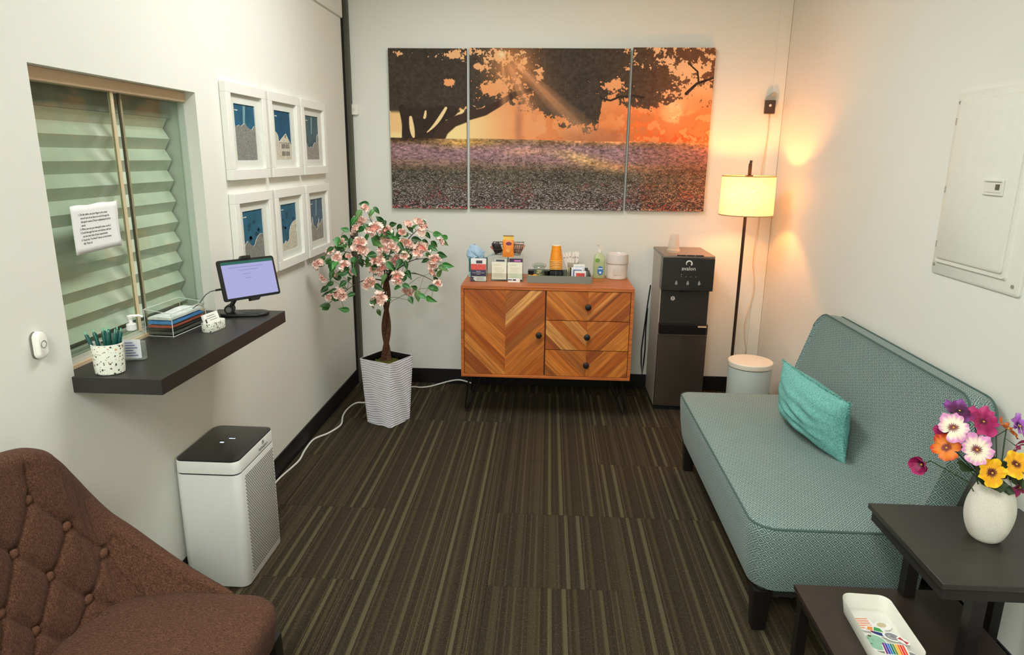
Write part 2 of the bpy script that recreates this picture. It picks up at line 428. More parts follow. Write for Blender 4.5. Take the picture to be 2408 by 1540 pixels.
# split pleats in two nearly tone-on-tone folds
vs = [(x, 1.79, z) for x, z in prof] + [(x, 2.612 + (.006 if i % 2 else 0), z) for i, (x, z) in enumerate(prof)]
vs += [(x - .0015, 1.79, z) for x, z in prof] + [(x - .0015, 2.612 + (.006 if i % 2 else 0), z) for i, (x, z) in enumerate(prof)]
fs = [(i, i + 1, n + i + 1, n + i) for i in range(n - 1)] + [(2 * n + i, 3 * n + i, 3 * n + i + 1, 2 * n + i + 1) for i in range(n - 1)]
m.add(vs, fs)
me_bl = m
shade = thing('pleated_shade', 'grey-green pleated window shade drawn down behind the sliding glass', 'blind', (-1.462, 2.2, 1.0))
me_bl.xf(Matrix.Translation(-shade.location))
part('pleated_fabric', me_bl, plain('shade_fabric', (222, 224, 210), .8, noise=.05, nscale=14), shade, smooth=False)
part('header_rail', MB().box(-.012, .02, -.41, .42, .722, .812), plain('shade_header_grey', (150, 148, 136), .7, noise=.2, nscale=8), shade, label='darker grey header band', bevel=.002)
part('bottom_rail', MB().box(-.014, .012, -.41, .42, -.012, .004), plain('shade_rail', (196, 200, 186), .6), shade, bevel=.002)

# ================================================================== LEFT WALL
LAM = plain('black_laminate', (42, 39, 37), .42, noise=.12, nscale=120, bump=.25)
sh = thing('reception_shelf', 'black laminate transaction shelf below the sliding glass window', 'shelf', (XL, 2.2, .928))
poly = [(0, -.43), (.262, -.43), (.278, .458), (0, .458), (0, .432), (-.04, .432), (-.04, -.415), (0, -.415)]
part('shelf_board', MB().prism(poly, 0, .047), LAM, sh, smooth=False, bevel=.0015)

# doorbell
d = thing('doorbell_button', 'small white oval push button on the wall left of the window', 'doorbell', (XL, 1.661, 1.10))
m = MB(); P_ = rect(-.018, .018, -.037, .037, .0175, 8)
m.loft([[(h, p[0] * k, p[1] * k) for p in P_] for h, k in ((.001, 1), (.012, 1), (.018, .93), (.021, .78))])
part('housing', m, white, d)
ring = [(.0216, .0095 * math.cos(a), .003 + .0095 * math.sin(a)) for a in [2 * PI * i / 24 for i in range(25)]]
part('button_ring', MB().tube(ring, .0008, 5, False), plain('grey_ring', (120, 120, 112), .5), d, label='thin grey ring')
part('back_plate', MB().loft([[(h, p[0] * 1.02 - .003, p[1] * 1.0) for p in P_] for h in (0, .004)]), plain('grey_plate', (110, 108, 98), .5), d)

# framed prints
def frame(x, y0, z0, label, profile, kind, cols, idx):
    W, H = .400, .395; t = thing('picture_frame', label, 'picture frame', (x, y0 + W / 2, z0 + H / 2), 0, 'white framed prints beside the window')
    m = MB(); b = .043; D = .028
    o_, i_ = (W / 2, H / 2), (W / 2 - b, H / 2 - b)
    for (x0, x1, a0, a1) in ((-o_[0], o_[0], i_[1], o_[1]), (-o_[0], o_[0], -o_[1], -i_[1])):
        m.box(.001, D, x0, x1, a0, a1)
    m.box(.001, D, -o_[0], -i_[0], -i_[1], i_[1]); m.box(.001, D, i_[0], o_[0], -i_[1], i_[1])
    part('frame_border', m, white, t, bevel=.0015)
    aw, ah = .105, .117
    m = MB()
    for q in ((-i_[0], i_[0], ah, i_[1]), (-i_[0], i_[0], -i_[1], -ah), (-i_[0], -aw, -ah, ah), (aw, i_[0], -ah, ah)):
        m.box(.004, .012, *q)
    part('mat_board', m, plain('mat_white', (216, 218, 208), .8), t)
    sky = plain('print_sky_%d' % idx, cols[0], .7, noise=.22, nscale=18)
    part('print_sky', MB().box(.0055, .0075, -aw, aw, -ah, ah), sky, t, label='deep teal printed sky')
    sil = [(-aw + 2 * aw * u, -ah + 2 * ah * v) for u, v in profile]
    poly = [(-aw, -ah)] + [(aw, -ah)] + list(reversed(sil))
    part('print_skyline', MB().prism([(p[0], p[1]) for p in poly], .0078, .0085, 'x'),
         plain('print_grey_%d' % (idx % 3), cols[1], .8, noise=.35, nscale=160), t, label='grey line-drawn skyline')
    line = [(.009, p[0], min(p[1], ah - .001)) for p in sil]
    part('skyline_outline', MB().tube(line, .0009, 4), plain('print_cream', (222, 220, 205), .8), t)
    m = MB()
    if kind == 'house':
        dk = plain('print_dark', (62, 60, 56), .8)
        for yy in (-.055, -.035, -.015, .012, .034, .056):
            for zz in (-.098, -.062):
                m.box(.0086, .0089, yy * .8 + .02, yy * .8 + .029, zz, zz + .022)
        m.box(.0086, .0089, -.06, .095, -.036, -.034); m.box(.0086, .0089, .024, .034, -.010, .004)
        part('drawn_windows', m, dk, t)
    if kind == 'beam':
        m.prism([(-.02, .02), (.0, .02), (.018, .112), (-.006, .112)], .0076, .0079, 'x')
        part('light_streak', m, plain('print_streak', (110, 150, 160), .8), t)
    if kind == 'mist':
        rr = random.Random(idx)
        for q in range(9):
            yy = rr.uniform(-.08, .08); zz = rr.uniform(-.01, .07); a = rr.uniform(.008, .02)
            m.prism([(yy + a * math.cos(w_) * rr.uniform(.8, 1.2), zz + a * .6 * math.sin(w_)) for w_ in [2 * PI * i / 9 for i in range(9)]], .0076, .0078, 'x')
        part('printed_foliage', m, plain('print_blue_%d' % idx, tuple(int(c * .72) for c in cols[0]), .8), t)
    part('caption', MB().box(.0086, .0088, -aw + .012, -aw + .042, ah - .028, ah - .024), plain('print_cream', (222, 220, 205), .8), t)
    return t
def ridge(pts): return pts
TE = (22, 84, 112); GRY = (128, 128, 120)
frame(XL, 2.83, 1.487, 'top-row white framed print nearest the window, jagged ridge under dark teal sky', [(0, .64), (.05, .62), (.1, .60), (.2, .63), (.3, .61), (.42, .65), (.5, .67), (.58, .62), (.72, .57), (.82, .56), (.93, .63), (1, .62)], 'beam', (TE, GRY), 0)
frame(XL, 3.262, 1.487, 'white framed print in the top row, centre, gabled house drawn under a teal sky', [(0, .55), (.06, .57), (.14, .54), (.2, .47), (.22, .36), (.4, .44), (.68, .55), (.84, .42), (1, .30)], 'house', ((14, 74, 104), (196, 190, 172)), 1)
frame(XL, 3.694, 1.487, 'white framed print in the top row nearest the corner, grey-teal sky above pale treetops', [(0, .42), (.1, .30), (.22, .27), (.36, .30), (.46, .27), (.55, .33), (.68, .40), (.8, .38), (.86, .55), (.94, .6), (1, .56)], 'beam', ((72, 96, 104), (150, 146, 136)), 2)
frame(XL, 2.83, 1.035, 'white framed print directly behind the tablet, rounded hills under misty teal sky', [(0, .33), (.08, .40), (.18, .44), (.3, .36), (.42, .31), (.52, .33), (.6, .42), (.7, .48), (.85, .52), (1, .50)], 'mist', ((30, 92, 118), GRY), 3)
frame(XL, 3.262, 1.035, 'white framed print in the bottom row, centre, dark firs and a boulder slope on blue', [(0, .2), (.12, .16), (.22, .22), (.36, .18), (.46, .24), (.5, .40), (.58, .50), (.7, .56), (.84, .60), (1, .62)], 'mist', ((34, 90, 116), (134, 134, 124)), 4)
frame(XL, 3.694, 1.035, 'white framed print in the bottom row nearest the corner, grey-blue sky with spires', [(0, .55), (.06, .38), (.14, .58), (.22, .36), (.34, .34), (.44, .24), (.5, .28), (.52, .40), (.58, .30), (.64, .52), (.7, .34), (.82, .40), (.9, .48), (1, .44)], 'beam', ((76, 98, 116), (152, 148, 138)), 5)

# taped paper notice on the glass
nt = thing('paper_notice', 'white half-sheet paper with typed check-in instructions taped to the glass', 'sign', (-1.391, 2.036, 1.372))
m = MB(); N = 14; vs = []
for i in range(N + 1):
    for j in range(9):
        y = -.108 + .216 * i / N; z = -.0715 + .143 * j / 8
        x = .0006 + .0035 * max(0, (i / N - .86) / .14) ** 2 * (1 if j > 5 or j < 2 else .5)
        z += .0015 * math.sin(i * .9) * (j == 8)
        vs.append((x, y, z + (y * .02)))
m.add(vs, [(i * 9 + j, (i + 1) * 9 + j, (i + 1) * 9 + j + 1, i * 9 + j + 1) for i in range(N) for j in range(8)])
pp = part('paper_sheet', m, plain('paper_white', (240, 240, 238), .8), nt)
sm = pp.modifiers.new('thick', 'SOLIDIFY'); sm.thickness = .0003
txt = ['1. On the tablet, use your finger in the center', '    area of one of our faces to scroll through the', "    therapist's names (They're alphabetized by first", '    name).', "2. When you see your therapist's name, touch it.", '3. Scroll through the hour and minutes until you', '    see the start time of your appointment.', "4. Touch the \"I'm Here!\" button on the bottom", "    left. That's it!"]
text('\n'.join(txt), .0088, ink, nt, (.0016, -.078, .040), RX, 'typed_text', 'LEFT', .0001, 1.22, .84)
part('tape', MB().box(.0012, .0016, .098, .122, .052, .078).box(.0012, .0016, .096, .12, -.074, -.052), milky('sticky_tape', (225, 225, 205), .35), nt)

# ---- things on the shelf
TZ = mk_terrazzo()
Z0 = .975
cup = thing('pen_cup', 'terrazzo-speckled oval pen cup at the near end of the black shelf', 'pen holder', (-1.262, 1.822, Z0))
m = MB(); m.lathe([(.034, 0), (.0385, .003), (.040, .02), (.042, .088), (.0415, .0895), (.0395, .088), (.037, .01), (.0, .009)], 36, sx=1.03, sy=.92, cap0=True, cap1=True)
part('cup_body', m, TZ, cup)
part('cup_rim', MB().tube([(.0425 * math.cos(a), .038 * math.sin(a), .0885) for a in [2 * PI * i / 32 for i in range(33)]], .0013, 6, False), white, cup, label='plain white rim')
teal_pen = plain('teal_translucent_plastic', (18, 84, 76), .2, noise=.25, nscale=90, coat=.5)
pen = None
for i, (dx, dy, tx, ty) in enumerate([(-.024, -.018, -.30, -.16), (-.016, -.008, -.22, -.02), (-.004, .0, -.06, .02), (.002, -.006, -.10, .14), (.010, .0, .04, -.05), (.018, -.008, .20, .05), (.022, .010, .26, .10), (-.006, .016, -.02, .18), (.012, .018, .10, .22)]):
    loc = (-1.262 + dx * .6, 1.822 + dy * .6, Z0 + .012); rot = (-ty * .8, tx * .8, 0)
    if pen is None:
        pen = thing('teal_pen', 'translucent dark teal ballpoint pen standing in the speckled cup', 'pen', loc, 0, 'teal pens in the terrazzo cup')
        part('barrel', MB().lathe([(.0018, 0), (.0042, .012), (.0048, .05), (.0052, .092), (.0044, .108), (.0024, .112)], 12), teal_pen, pen)
        part('clicker', MB().lathe([(.0018, .112), (.0016, .121)], 10), plain('pen_tip', (120, 190, 160), .3), pen)
        part('clip', MB().box(.0046, .0062, -.0012, .0012, .07, .108), teal_pen, pen)
        pen.rotation_euler = rot
    else: dup(pen, loc, rot)
sn = thing('hand_sanitizer_bottle', 'clear pump bottle of hand sanitizer behind the pen cup on the shelf', 'bottle', (-1.268, 1.955, Z0), .25)
m = MB(); B = rect(-.036, .036, -.020, .020, .016, 5)
m.loft([[(p[0] * k, p[1] * k, z) for p in B] for z, k in ((0, .9), (.004, 1), (.07, 1), (.082, .9), (.090, .5), (.096, .42))])
part('clear_bottle', m, glassy('bottle_clear', (246, 250, 246), .09), sn)
part('gel', MB().loft([[(p[0] * .92, p[1] * .88, z) for p in B] for z in (.002, .055)]), milky('clear_gel', (214, 220, 214), .25), sn)
part('pump_collar', MB().lathe([(.014, .094), (.014, .112), (.012, .114), (.006, .115), (.005, .130)], 20), plain('white_plastic', (232, 232, 226), .35), sn)
part('pump_head', MB().lathe([(.007, .128), (.010, .134), (.010, .138), (.006, .140)], 16).tube([(0, 0, .136), (.024, .004, .137), (.034, .005, .132)], [.005, .004, .003], 8), plain('white_plastic', (232, 232, 226), .35), sn)
lb = part('label', MB().prism(rect(-.026, .026, .008, .068, .004, 3), -.0215, -.0207, 'y'), plain('label_white', (226, 228, 232), .5), sn)
m = MB()
for j in range(6): m.box(-.018, .016 - (j % 3) * .006, -.0221, -.0216, .016 + j * .008, .0195 + j * .008)
put('label_print', m.mesh('label_print', plain('label_blue_grey', (128, 132, 176), .6)), lb)

bx = thing('acrylic_box', 'clear acrylic tray box holding stacked masks in the middle of the shelf', 'box', (-1.335, 2.325, Z0), -.06)
def openbox(m, w, d, h, t, lip=None):
    lip = lip or h
    m.box(-w, w, -d, d, 0, t); m.box(-w, -w + t, -d, d, t, h); m.box(w - t, w, -d, d, t, lip)
    m.box(-w + t, w - t, -d, -d + t, t, lip); m.box(-w + t, w - t, d - t, d, t, h); return m
part('clear_walls', openbox(MB(), .05, .105, .095, .0025, .082), clear, bx)
EDG = plain('acrylic_edge', (208, 216, 206), .15)
m = MB(); e = .0013
for sx in (-.05, .05):
    for sy in (-.105, .105): m.cyl((sx, sy, 0), (sx, sy, .095 if sx < 0 else .082), e, 5)
    m.cyl((sx, -.105, .0), (sx, .105, .0), e, 5); m.cyl((sx, -.105, .095 if sx < 0 else .082), (sx, .105, .095 if sx < 0 else .082), e, 5)
for sy in (-.105, .105): m.cyl((-.05, sy, .001), (.05, sy, .001), e, 5); m.cyl((-.05, sy, .095), (.05, sy, .082), e, 5)
part('polished_edges', m, EDG, bx)
def wavy(w, d, h, seed, tap=0):
    r = random.Random(seed); m = MB(); A = []; nx, ny = 8, 14
    ph = r.uniform(0, 6)
    def zt(u, v): return h * (.82 + .18 * math.sin(v * 9 + ph) * math.cos(u * 5 + ph)) * (1 - .35 * abs(u * 2 - 1) ** 3)
    top = [[(-w + 2 * w * i / nx, -d + 2 * d * j / ny, zt(i / nx, j / ny)) for j in range(ny + 1)] for i in range(nx + 1)]
    bot = [[(x, y, .1 * h) for x, y, z in row] for row in top]
    for g, flip in ((top, 0), (bot, 1)):
        b = len(m.v); m.v += [p for row in g for p in row]
        for i in range(nx):
            for j in range(ny):
                f = [b + i * (ny + 1) + j, b + (i + 1) * (ny + 1) + j, b + (i + 1) * (ny + 1) + j + 1, b + i * (ny + 1) + j + 1]
                m.f.append(f[::-1] if flip else f); m.mi.append(0)
    def edge(a, b_, c, d_): m.f.append([a, b_, c, d_]); m.mi.append(0)
    o2 = (nx + 1) * (ny + 1)
    for j in range(ny):
        edge(j, j + 1, o2 + j + 1, o2 + j); q = nx * (ny + 1) + j; edge(q, q + 1, o2 + q + 1, o2 + q)
    for i in range(nx):
        a = i * (ny + 1); edge(a, a + ny + 1, o2 + a + ny + 1, o2 + a); a += ny; edge(a, a + ny + 1, o2 + a + ny + 1, o2 + a)
    return m
zz = Z0 + .003
for nm, col, h, lab in (('grey', (92, 94, 84), .016, 'dark grey folded masks, bottom of the pile in the clear box'), ('black', (50, 50, 46), .012, 'blackish folded masks second from the bottom in the clear box'), ('rust', (176, 84, 60), .014, 'rust-red folded masks in the clear box under the blue ones'), ('blue', (72, 140, 205), .018, 'sky blue folded masks in the clear box above the red ones'), ('white', (226, 230, 226), .014, 'white folded masks on top of the pile in the clear box')):
    mk = thing('mask_stack', lab, 'face masks', (-1.335, 2.325, zz), -.06)
    part('folded_fabric', wavy(.044, .098, h, len(nm) * 7), plain('mask_' + nm, col, .75, noise=.2, nscale=60, bump=.4), mk)
    zz += h * .88

ch = thing('card_holder', 'small speckled white holder with business cards beside the clear mask box', 'card holder', (-1.205, 2.335, Z0), 1.28 - PI / 2 + .15)
HB = rect(-.022, .022, -.050, .050, .018, 5)
m = MB(); m.loft([[(p[0] * k, p[1] * k, z) for p in HB] for z, k in ((0, .96), (.003, 1), (.030, 1.02), (.032, 1.0), (.032, .86), (.006, .84))])
part('holder_body', m, TZ, ch)
cd = thing('business_cards', 'white business cards leaning in the small speckled holder', 'cards', (-1.205, 2.335, Z0 + .01), 1.28 - PI / 2 + .15)
m = MB().box(-.004, .004, -.042, .042, 0, .052)
m.xf(Matrix.Rotation(-.28, 4, 'Y')); part('card_stack', m, plain('card_white', (236, 237, 228), .6), cd)
m = MB()
for k, (a, b) in enumerate(((-.024, .02), (-.03, .026), (-.012, .03))): m.box(.0041, .0045, a, b, .042 - k * .008, .0435 - k * .008)
m.box(.0041, .0045, -.038, -.030, .02, .034)
m.xf(Matrix.Rotation(-.28, 4, 'Y')); part('card_print', m, ink, cd)

# tablet stand + tablet
ts = thing('tablet_stand', 'black folding tablet stand with pill-shaped base at the far end of the shelf', 'tablet stand', (-1.195, 2.572, Z0), .22)
Bs = rect(-.092, .092, -.045, .045, .044, 8)
m = MB(); softblock(m, Bs, 0, .012, .004, 3)
part('base', m, blackpl, ts)
part('base_pad', MB().box(-.004, .024, -.012, .014, .0121, .0127), plain('pad_black', (8, 8, 8), .3), ts)
part('hinge', MB().cyl((-.052, -.030, .028), (-.052, .006, .028), .018, 20).box(-.066, -.038, -.02, .0, .008, .03), blackpl, ts)
part('hinge_cap', MB().cyl((-.052, -.034, .028), (-.052, -.030, .028), .011, 20), chrome, ts, label='silver round hinge cap')
part('arm', MB().tube([(-.052, -.012, .03), (-.030, -.006, .066), (-.008, .0, .105)], [.009, .008, .008], 8), blackpl, ts)
ax = Vector((.131, .230, 0)).normalized(); nh = Vector((ax.y, -ax.x, 0)); tt = math.radians(14)
nrm = (nh * math.cos(tt) + Vector((0, 0, 1)) * math.sin(tt)).normalized(); upv = nrm.cross(ax).normalized()
if upv.z < 0: upv = -upv
roll = math.radians(-1.5)
ax2 = ax * math.cos(roll) + upv * math.sin(roll); up2 = nrm.cross(ax2).normalized()
tb = thing('tablet_computer', 'tablet with lit lavender check-in page held in the stand by the framed prints', 'tablet', (-1.168, 2.578, 1.122))
TM = Matrix((ax2, up2, nrm)).transposed()
tb.rotation_euler = TM.to_euler()
Sx, Sy = .128, .079
m = MB(); softblock(m, rect(-Sx, Sx, -Sy, Sy, .010, 5), -.004, .004, .0015, 2)
part('tablet_body', m, blackpl, tb)
scr = part('screen', MB().box(-Sx + .014, Sx - .010, -Sy + .010, Sy - .020, .0041, .0046), emis('screen_lavender', (186, 186, 238), .80), tb, label='glowing lavender screen')
part('screen_bar', MB().box(-Sx + .014, Sx - .010, Sy - .020, Sy - .009, .0041, .0046), emis('screen_green', (30, 122, 104), .6), tb, label='green title bar')
m = MB()
for (a, b, y) in ((-.085, .07, .046), (-.045, .045, .034), (-.03, .01, .018), (-.022, .008, .002)): m.box(a, b, y, y + .0014, .0047, .0049)
part('screen_text', m, emis('screen_text', (128, 128, 190), .75), tb)
m = MB()
for sy in (-1, 1):
    P_ = [(-.024 + (.006 if sy < 0 else -.004), sy * (Sy - .002)), (.024 + (.006 if sy < 0 else -.004), sy * (Sy - .002)), (.018, sy * (Sy + .010)), (-.018, sy * (Sy + .010))]
    if sy < 0: P_ = P_[::-1]
    m.prism(P_, -.008, .009)
part('clamp_grip', m, blackpl, ts)
cg = [o for o in ts.children if o.name.startswith('clamp_grip')][0]
cg.matrix_parent_inverse = Matrix.Identity(4)
LM = Matrix.Translation(ts.location) @ Matrix.Rotation(.22, 4, 'Z')
cg.matrix_basis = LM.inverted() @ (Matrix.Translation(tb.location) @ TM.to_4x4())
cb = thing('charging_cable', 'thin dark charging cable running from the tablet edge down behind the shelf box', 'cable', (-1.25, 2.46, 1.03))
e0 = Vector(tb.location) + ax2 * (-Sx) + up2 * (-.028)
pts = [e0 - Vector((-1.25, 2.46, 1.03)) + Vector(q) for q in ((0, 0, 0), (-.012, -.012, -.001), (-.028, -.03, -.003), (-.038, -.05, -.012), (-.05, -.055, -.028), (-.055, -.07, -.042), (-.075, -.085, -.058))]
part('cord', MB().tube(pts, .0017, 6), plain('cable_grey', (60, 60, 62), .5), cb)
part('plug', MB().cyl(pts[0], pts[1] + Vector((-.004, -.004, 0)), .004, 8), blackpl, cb)

# ================================================================== AIR PURIFIER
ap = thing('air_purifier', 'tall white air purifier with glossy black top below the shelf', 'air purifier', (-1.217, 2.365, 0))
A = rect(-.120, .120, -.168, .168, .03, 6)
PW = plain('purifier_white', (226, 227, 220), .3)
m = MB(); softblock(m, A, .004, .462, .002, 2)
part('body_shell', m, PW, ap)
part('seam', MB().loft([[(p[0], p[1], z) for p in ins(A, .003)] for z in (.461, .469)]), black, ap, label='black seam')
part('upper_band', MB().loft([[(p[0], p[1], z) for p in ins(A, d_)] for z, d_ in ((.468, 0), (.511, .001), (.515, .003))]), PW, ap)
part('top_panel', MB().loft([[(p[0], p[1], z) for p in ins(A, d_)] for z, d_ in ((.514, .0025), (.5175, .003), (.5185, .006))]), plain('gloss_black', (34, 33, 31), .22, noise=.1), ap, label='glossy black control top')
m = MB()
for r_ in range(56):
    for c_ in range(21):
        y = -.115 + c_ * .0122 + (r_ % 2) * .006; z = .035 + r_ * .0073
        m.box(.1195, .1203, y - .0042, y + .0042, z - .0021, z + .0021)
part('perforations', m, plain('grille_dark', (70, 68, 60), .8), ap, smooth=False, kind='stuff')
m = MB().box(-.005, .012, .035, .039, .5186, .5189).box(-.022, -.008, -.006, .002, .5186, .5189).box(.014, .019, .035, .039, .5186, .5189)
part('indicator_lights', m, emis('led_blue', (180, 215, 255), 3), ap, label='small blue-white lights')
text('hathaspace', .019, plain('logo_grey', (138, 138, 134), .5), ap, (.1205, .055, .478), RX, 'logo_lettering')
part('logo_emblem', MB().tube([(.1205, .055 + .008 * math.cos(a), .501 + .008 * math.sin(a)) for a in [2 * PI * i / 16 for i in range(17)]], .0007, 4, False).tube([(.1205, .051, .497), (.1205, .055, .505), (.1205, .059, .497)], .0007, 4), plain('logo_dark', (90, 90, 88), .5), ap)

# ================================================================== WHITE CORD ON THE FLOOR
wc = thing('extension_cord', 'white power cord trailing on the carpet from the purifier to the sideboard', 'cord', (-1.25, 3.0, 0))
pts = [(-1.25, 2.52, .02), (-1.31, 2.80, .006), (-1.325, 2.985, .006), (-1.322, 3.10, .006), (-1.300, 3.28, .006), (-1.315, 3.42, .006), (-1.315, 3.57, .006), (-1.262, 3.66, .006), (-1.226, 3.79, .006), (-1.255, 3.93, .006), (-1.262, 4.06, .006), (-1.235, 4.17, .006), (-1.160, 4.20, .006), (-1.05, 4.42, .006), (-.937, 4.519, .006), (-.87, 4.515, .006), (-.80, 4.55, .006), (-.68, 4.63, .02), (-.60, 4.63, .03), (-.5, 4.60, .012)]
sp = []
for i in range(len(pts) - 1):
    p0 = Vector(pts[max(i - 1, 0)]); p1 = Vector(pts[i]); p2 = Vector(pts[i + 1]); p3 = Vector(pts[min(i + 2, len(pts) - 1)])
    for k in range(5):
        t = k / 5; sp.append(.5 * ((2 * p1) + (p2 - p0) * t + (2 * p0 - 5 * p1 + 4 * p2 - p3) * t * t + (3 * p1 - p0 - 3 * p2 + p3) * t ** 3) - Vector((-1.25, 3, 0)))
for q in sp: q.z = max(q.z, .0055)
part('cord', MB().tube(sp, .0052, 7), plain('cord_white', (226, 226, 218), .5), wc)

# ================================================================== BACK WALL: three-part canvas print
def vnoise(h, w, fy, fx, seed, octs=4, gain=.55):
    r = np.random.RandomState(seed); out = np.zeros((h, w)); amp = 1; tot = 0
    for o in range(octs):
        gy, gx = max(2, int(fy * 2 ** o)), max(2, int(fx * 2 ** o)); g = r.rand(gy + 2, gx + 2)
        y = np.linspace(0, gy, h, endpoint=False); x = np.linspace(0, gx, w, endpoint=False)
        yi = y.astype(int); xi = x.astype(int); ty = (y - yi); tx = (x - xi); ty = ty * ty * (3 - 2 * ty); tx = tx * tx * (3 - 2 * tx)
        a = g[yi][:, xi]; b = g[yi][:, xi + 1]; c = g[yi + 1][:, xi]; d_ = g[yi + 1][:, xi + 1]
        out += amp * ((a * (1 - tx) + b * tx) * (1 - ty)[:, None] + (c * (1 - tx) + d_ * tx) * ty[:, None]); tot += amp; amp *= gain
    return out / tot
def paint():
    W, H = 900, 444
    u = (np.arange(W) + .5)[None, :] / W * np.ones((H, 1)); v = (np.arange(H) + .5)[:, None] / H * np.ones((1, W))
    def C(*c): return np.array(c, float)[None, None, :]
    def sm(a, b, x): t = np.clip((x - a) / (b - a), 0, 1); return t * t * (3 - 2 * t)
    def mixc(img, col, m): return img * (1 - m[..., None]) + col * m[..., None]
    def ell(cu, cv, ru, rv, rot=0):
        x = (u - cu) * 2.03; y = v - cv; c, s_ = math.cos(rot), math.sin(rot)
        return np.exp(-(((x * c + y * s_) / (ru * 2.03)) ** 2 + ((-x * s_ + y * c) / rv) ** 2))
    HOR = .555
    img = np.ones((H, W, 3)) * C(238, 156, 100)
    img = mixc(img, C(248, 222, 158), sm(.44, .20, u) * sm(.28, .45, v))
    img = mixc(img, C(246, 190, 138), sm(.35, .0, v) * .9)
    img = mixc(img, C(254, 120, 58), sm(.60, .80, u) * sm(.26, .48, v))
    img = mixc(img, C(255, 96, 44), sm(.75, .95, u) * sm(.46, .54, v))
    img = mixc(img, C(255, 222, 168), ell(.885, .38, .035, .08))
    img = mixc(img, C(252, 196, 146), sm(.74, .82, u) * sm(.36, .15, v) * .8)
    tn = vnoise(H, W, 24, 48, 5, 4)
    img = mixc(img, C(226, 132, 78), sm(.36, .46, u) * sm(.33, .42, v) * sm(.52, .40, tn) * .8)
    img = mixc(img, C(250, 170, 110), sm(.66, .74, u) * sm(.54, .62, tn) * sm(.30, .40, v) * .7)
    img = mixc(img, C(176, 112, 84), ell(.408, .46, .012, .16) * .7)
    img = mixc(img, C(164, 100, 78), sm(.50, .60, u) * sm(.78, .70, u) * sm(.44, .54, v) * .55)
    n1 = vnoise(H, W, 10, 20, 11, 5, .66); n2 = vnoise(H, W, 60, 120, 12, 3, .75); n3_ = vnoise(H, W, 26, 52, 14, 3, .7)
    low = np.interp(u[0], [0, .05, .12, .20, .27, .33, .37, .42, .46, .52, .545, .58, .62, .655, .665, .70, .75, .80, .85, .90, .95, 1], [.37, .37, .40, .36, .36, .33, .30, .34, .33, .36, .38, .40, .43, .43, .27, .26, .31, .34, .36, .32, .30, .33])
    dens = np.interp(u[0], [0, .10, .16, .22, .26, .32, .40, .47, .52, .62, .68, .73, .78, .84, .90, 1], [.86, .98, .88, .70, .62, .52, .54, .62, .86, .84, .62, .58, .66, .50, .38, .44])
    D = dens[None, :] - 9 * np.clip(v - low[None, :] + .015, 0, 1) + (n1 - .5) * .95 + (n2 - .5) * 1.05 + (n3_ - .5) * 1.0
    for (cu, cv, ru, rv, a) in ((.19, .205, .022, .03, 1.3), (.03, .03, .015, .02, .7), (.13, .05, .02, .02, .6), (.20, .04, .03, .03, .8), (.31, .24, .026, .04, .9), (.36, .23, .02, .04, .6), (.352, .05, .02, .04, .6), (.42, .08, .03, .06, .5), (.47, .16, .015, .04, .5), (.64, .20, .04, .02, .5), (.70, .22, .04, .03, .6), (.26, .02, .03, .03, .5), (.29, .11, .02, .02, .5), (.12, .33, .012, .02, 1.0), (.93, .12, .05, .06, .5), (.97, .26, .04, .05, .6), (.86, .06, .02, .03, .4)):
        D = D - a * ell(cu, cv, ru, rv)
    for (cu, cv, ru, rv, a) in ((.60, .10, .09, .10, .5), (.62, .36, .035, .06, .9), (.80, .20, .04, .06, .7), (.92, .05, .05, .04, .5), (.08, .22, .09, .14, .5), (.52, .25, .05, .06, .4)):
        D = D + a * ell(cu, cv, ru, rv)
    fol = sm(.27, .36, D)
    leafc = C(70, 61, 52) + (n2[..., None] - .5) * 34
    leafc = leafc + C(60, 22, 4) * sm(.62, 1, u)[..., None] * .8 + C(96, 44, 14) * (np.clip(ell(.40, .12, .07, .16), 0, 1) * (.4 + n3_))[..., None]
    img = img * (1 - fol[..., None]) + leafc * fol[..., None]
    # dark mass of the trunk with slits of sky
    br = C(58, 47, 40) + (n2[..., None] - .5) * 18
    trunk = sm(.010, .018, u) * sm(.250, .215, u + (v - .3) * .45) * sm(.30, .36, v) * sm(.575, .560, v)
    trunk = trunk * (1 - sm(.49, .47, v) * 0)
    img = mixc(img, br, sm(.035, .042, u) * sm(.175, .168, u - (.56 - v) * .25) * sm(.33, .38, v) * sm(.575, .565, v))
    sky1 = C(247, 216, 160)
    def slit(p, q, w0, w1, col=sky1):
        nonlocal img
        M_ = np.zeros((H, W))
        for k in range(30):
            t = k / 29; x = p[0] + (q[0] - p[0]) * t; y = p[1] + (q[1] - p[1]) * t + .015 * math.sin(PI * t); r_ = w0 + (w1 - w0) * t
            r_ *= .35 + .65 * math.sin(PI * (.1 + .8 * t)); M_ = np.maximum(M_, sm(r_ * 1.15, r_ * .8, np.hypot((u - x) * 2.03, v - y)))
        img = mixc(img, col, M_)
    slit((.066, .42), (.074, .54), .018, .014); slit((.118, .51), (.178, .36), .006, .016); slit((.178, .435), (.232, .375), .006, .016)
    slit((.108, .42), (.114, .38), .008, .01)
    img = mixc(img, C(244, 200, 140), sm(.040, .034, u) * sm(.37, .40, v) * sm(.53, .50, v))
    def limb(pts, w0, w1, col):
        nonlocal img
        P = np.array(pts, float); M_ = np.zeros((H, W)); n = 70
        t = np.linspace(0, len(P) - 1, n); X = np.interp(t, range(len(P)), P[:, 0]); Y = np.interp(t, range(len(P)), P[:, 1])
        for k in range(n):
            r_ = w0 + (w1 - w0) * k / n; M_ = np.maximum(M_, sm(r_ * 1.12, r_ * .85, np.hypot((u - X[k]) * 2.03, v - Y[k])))
        img = mixc(img, col, M_)
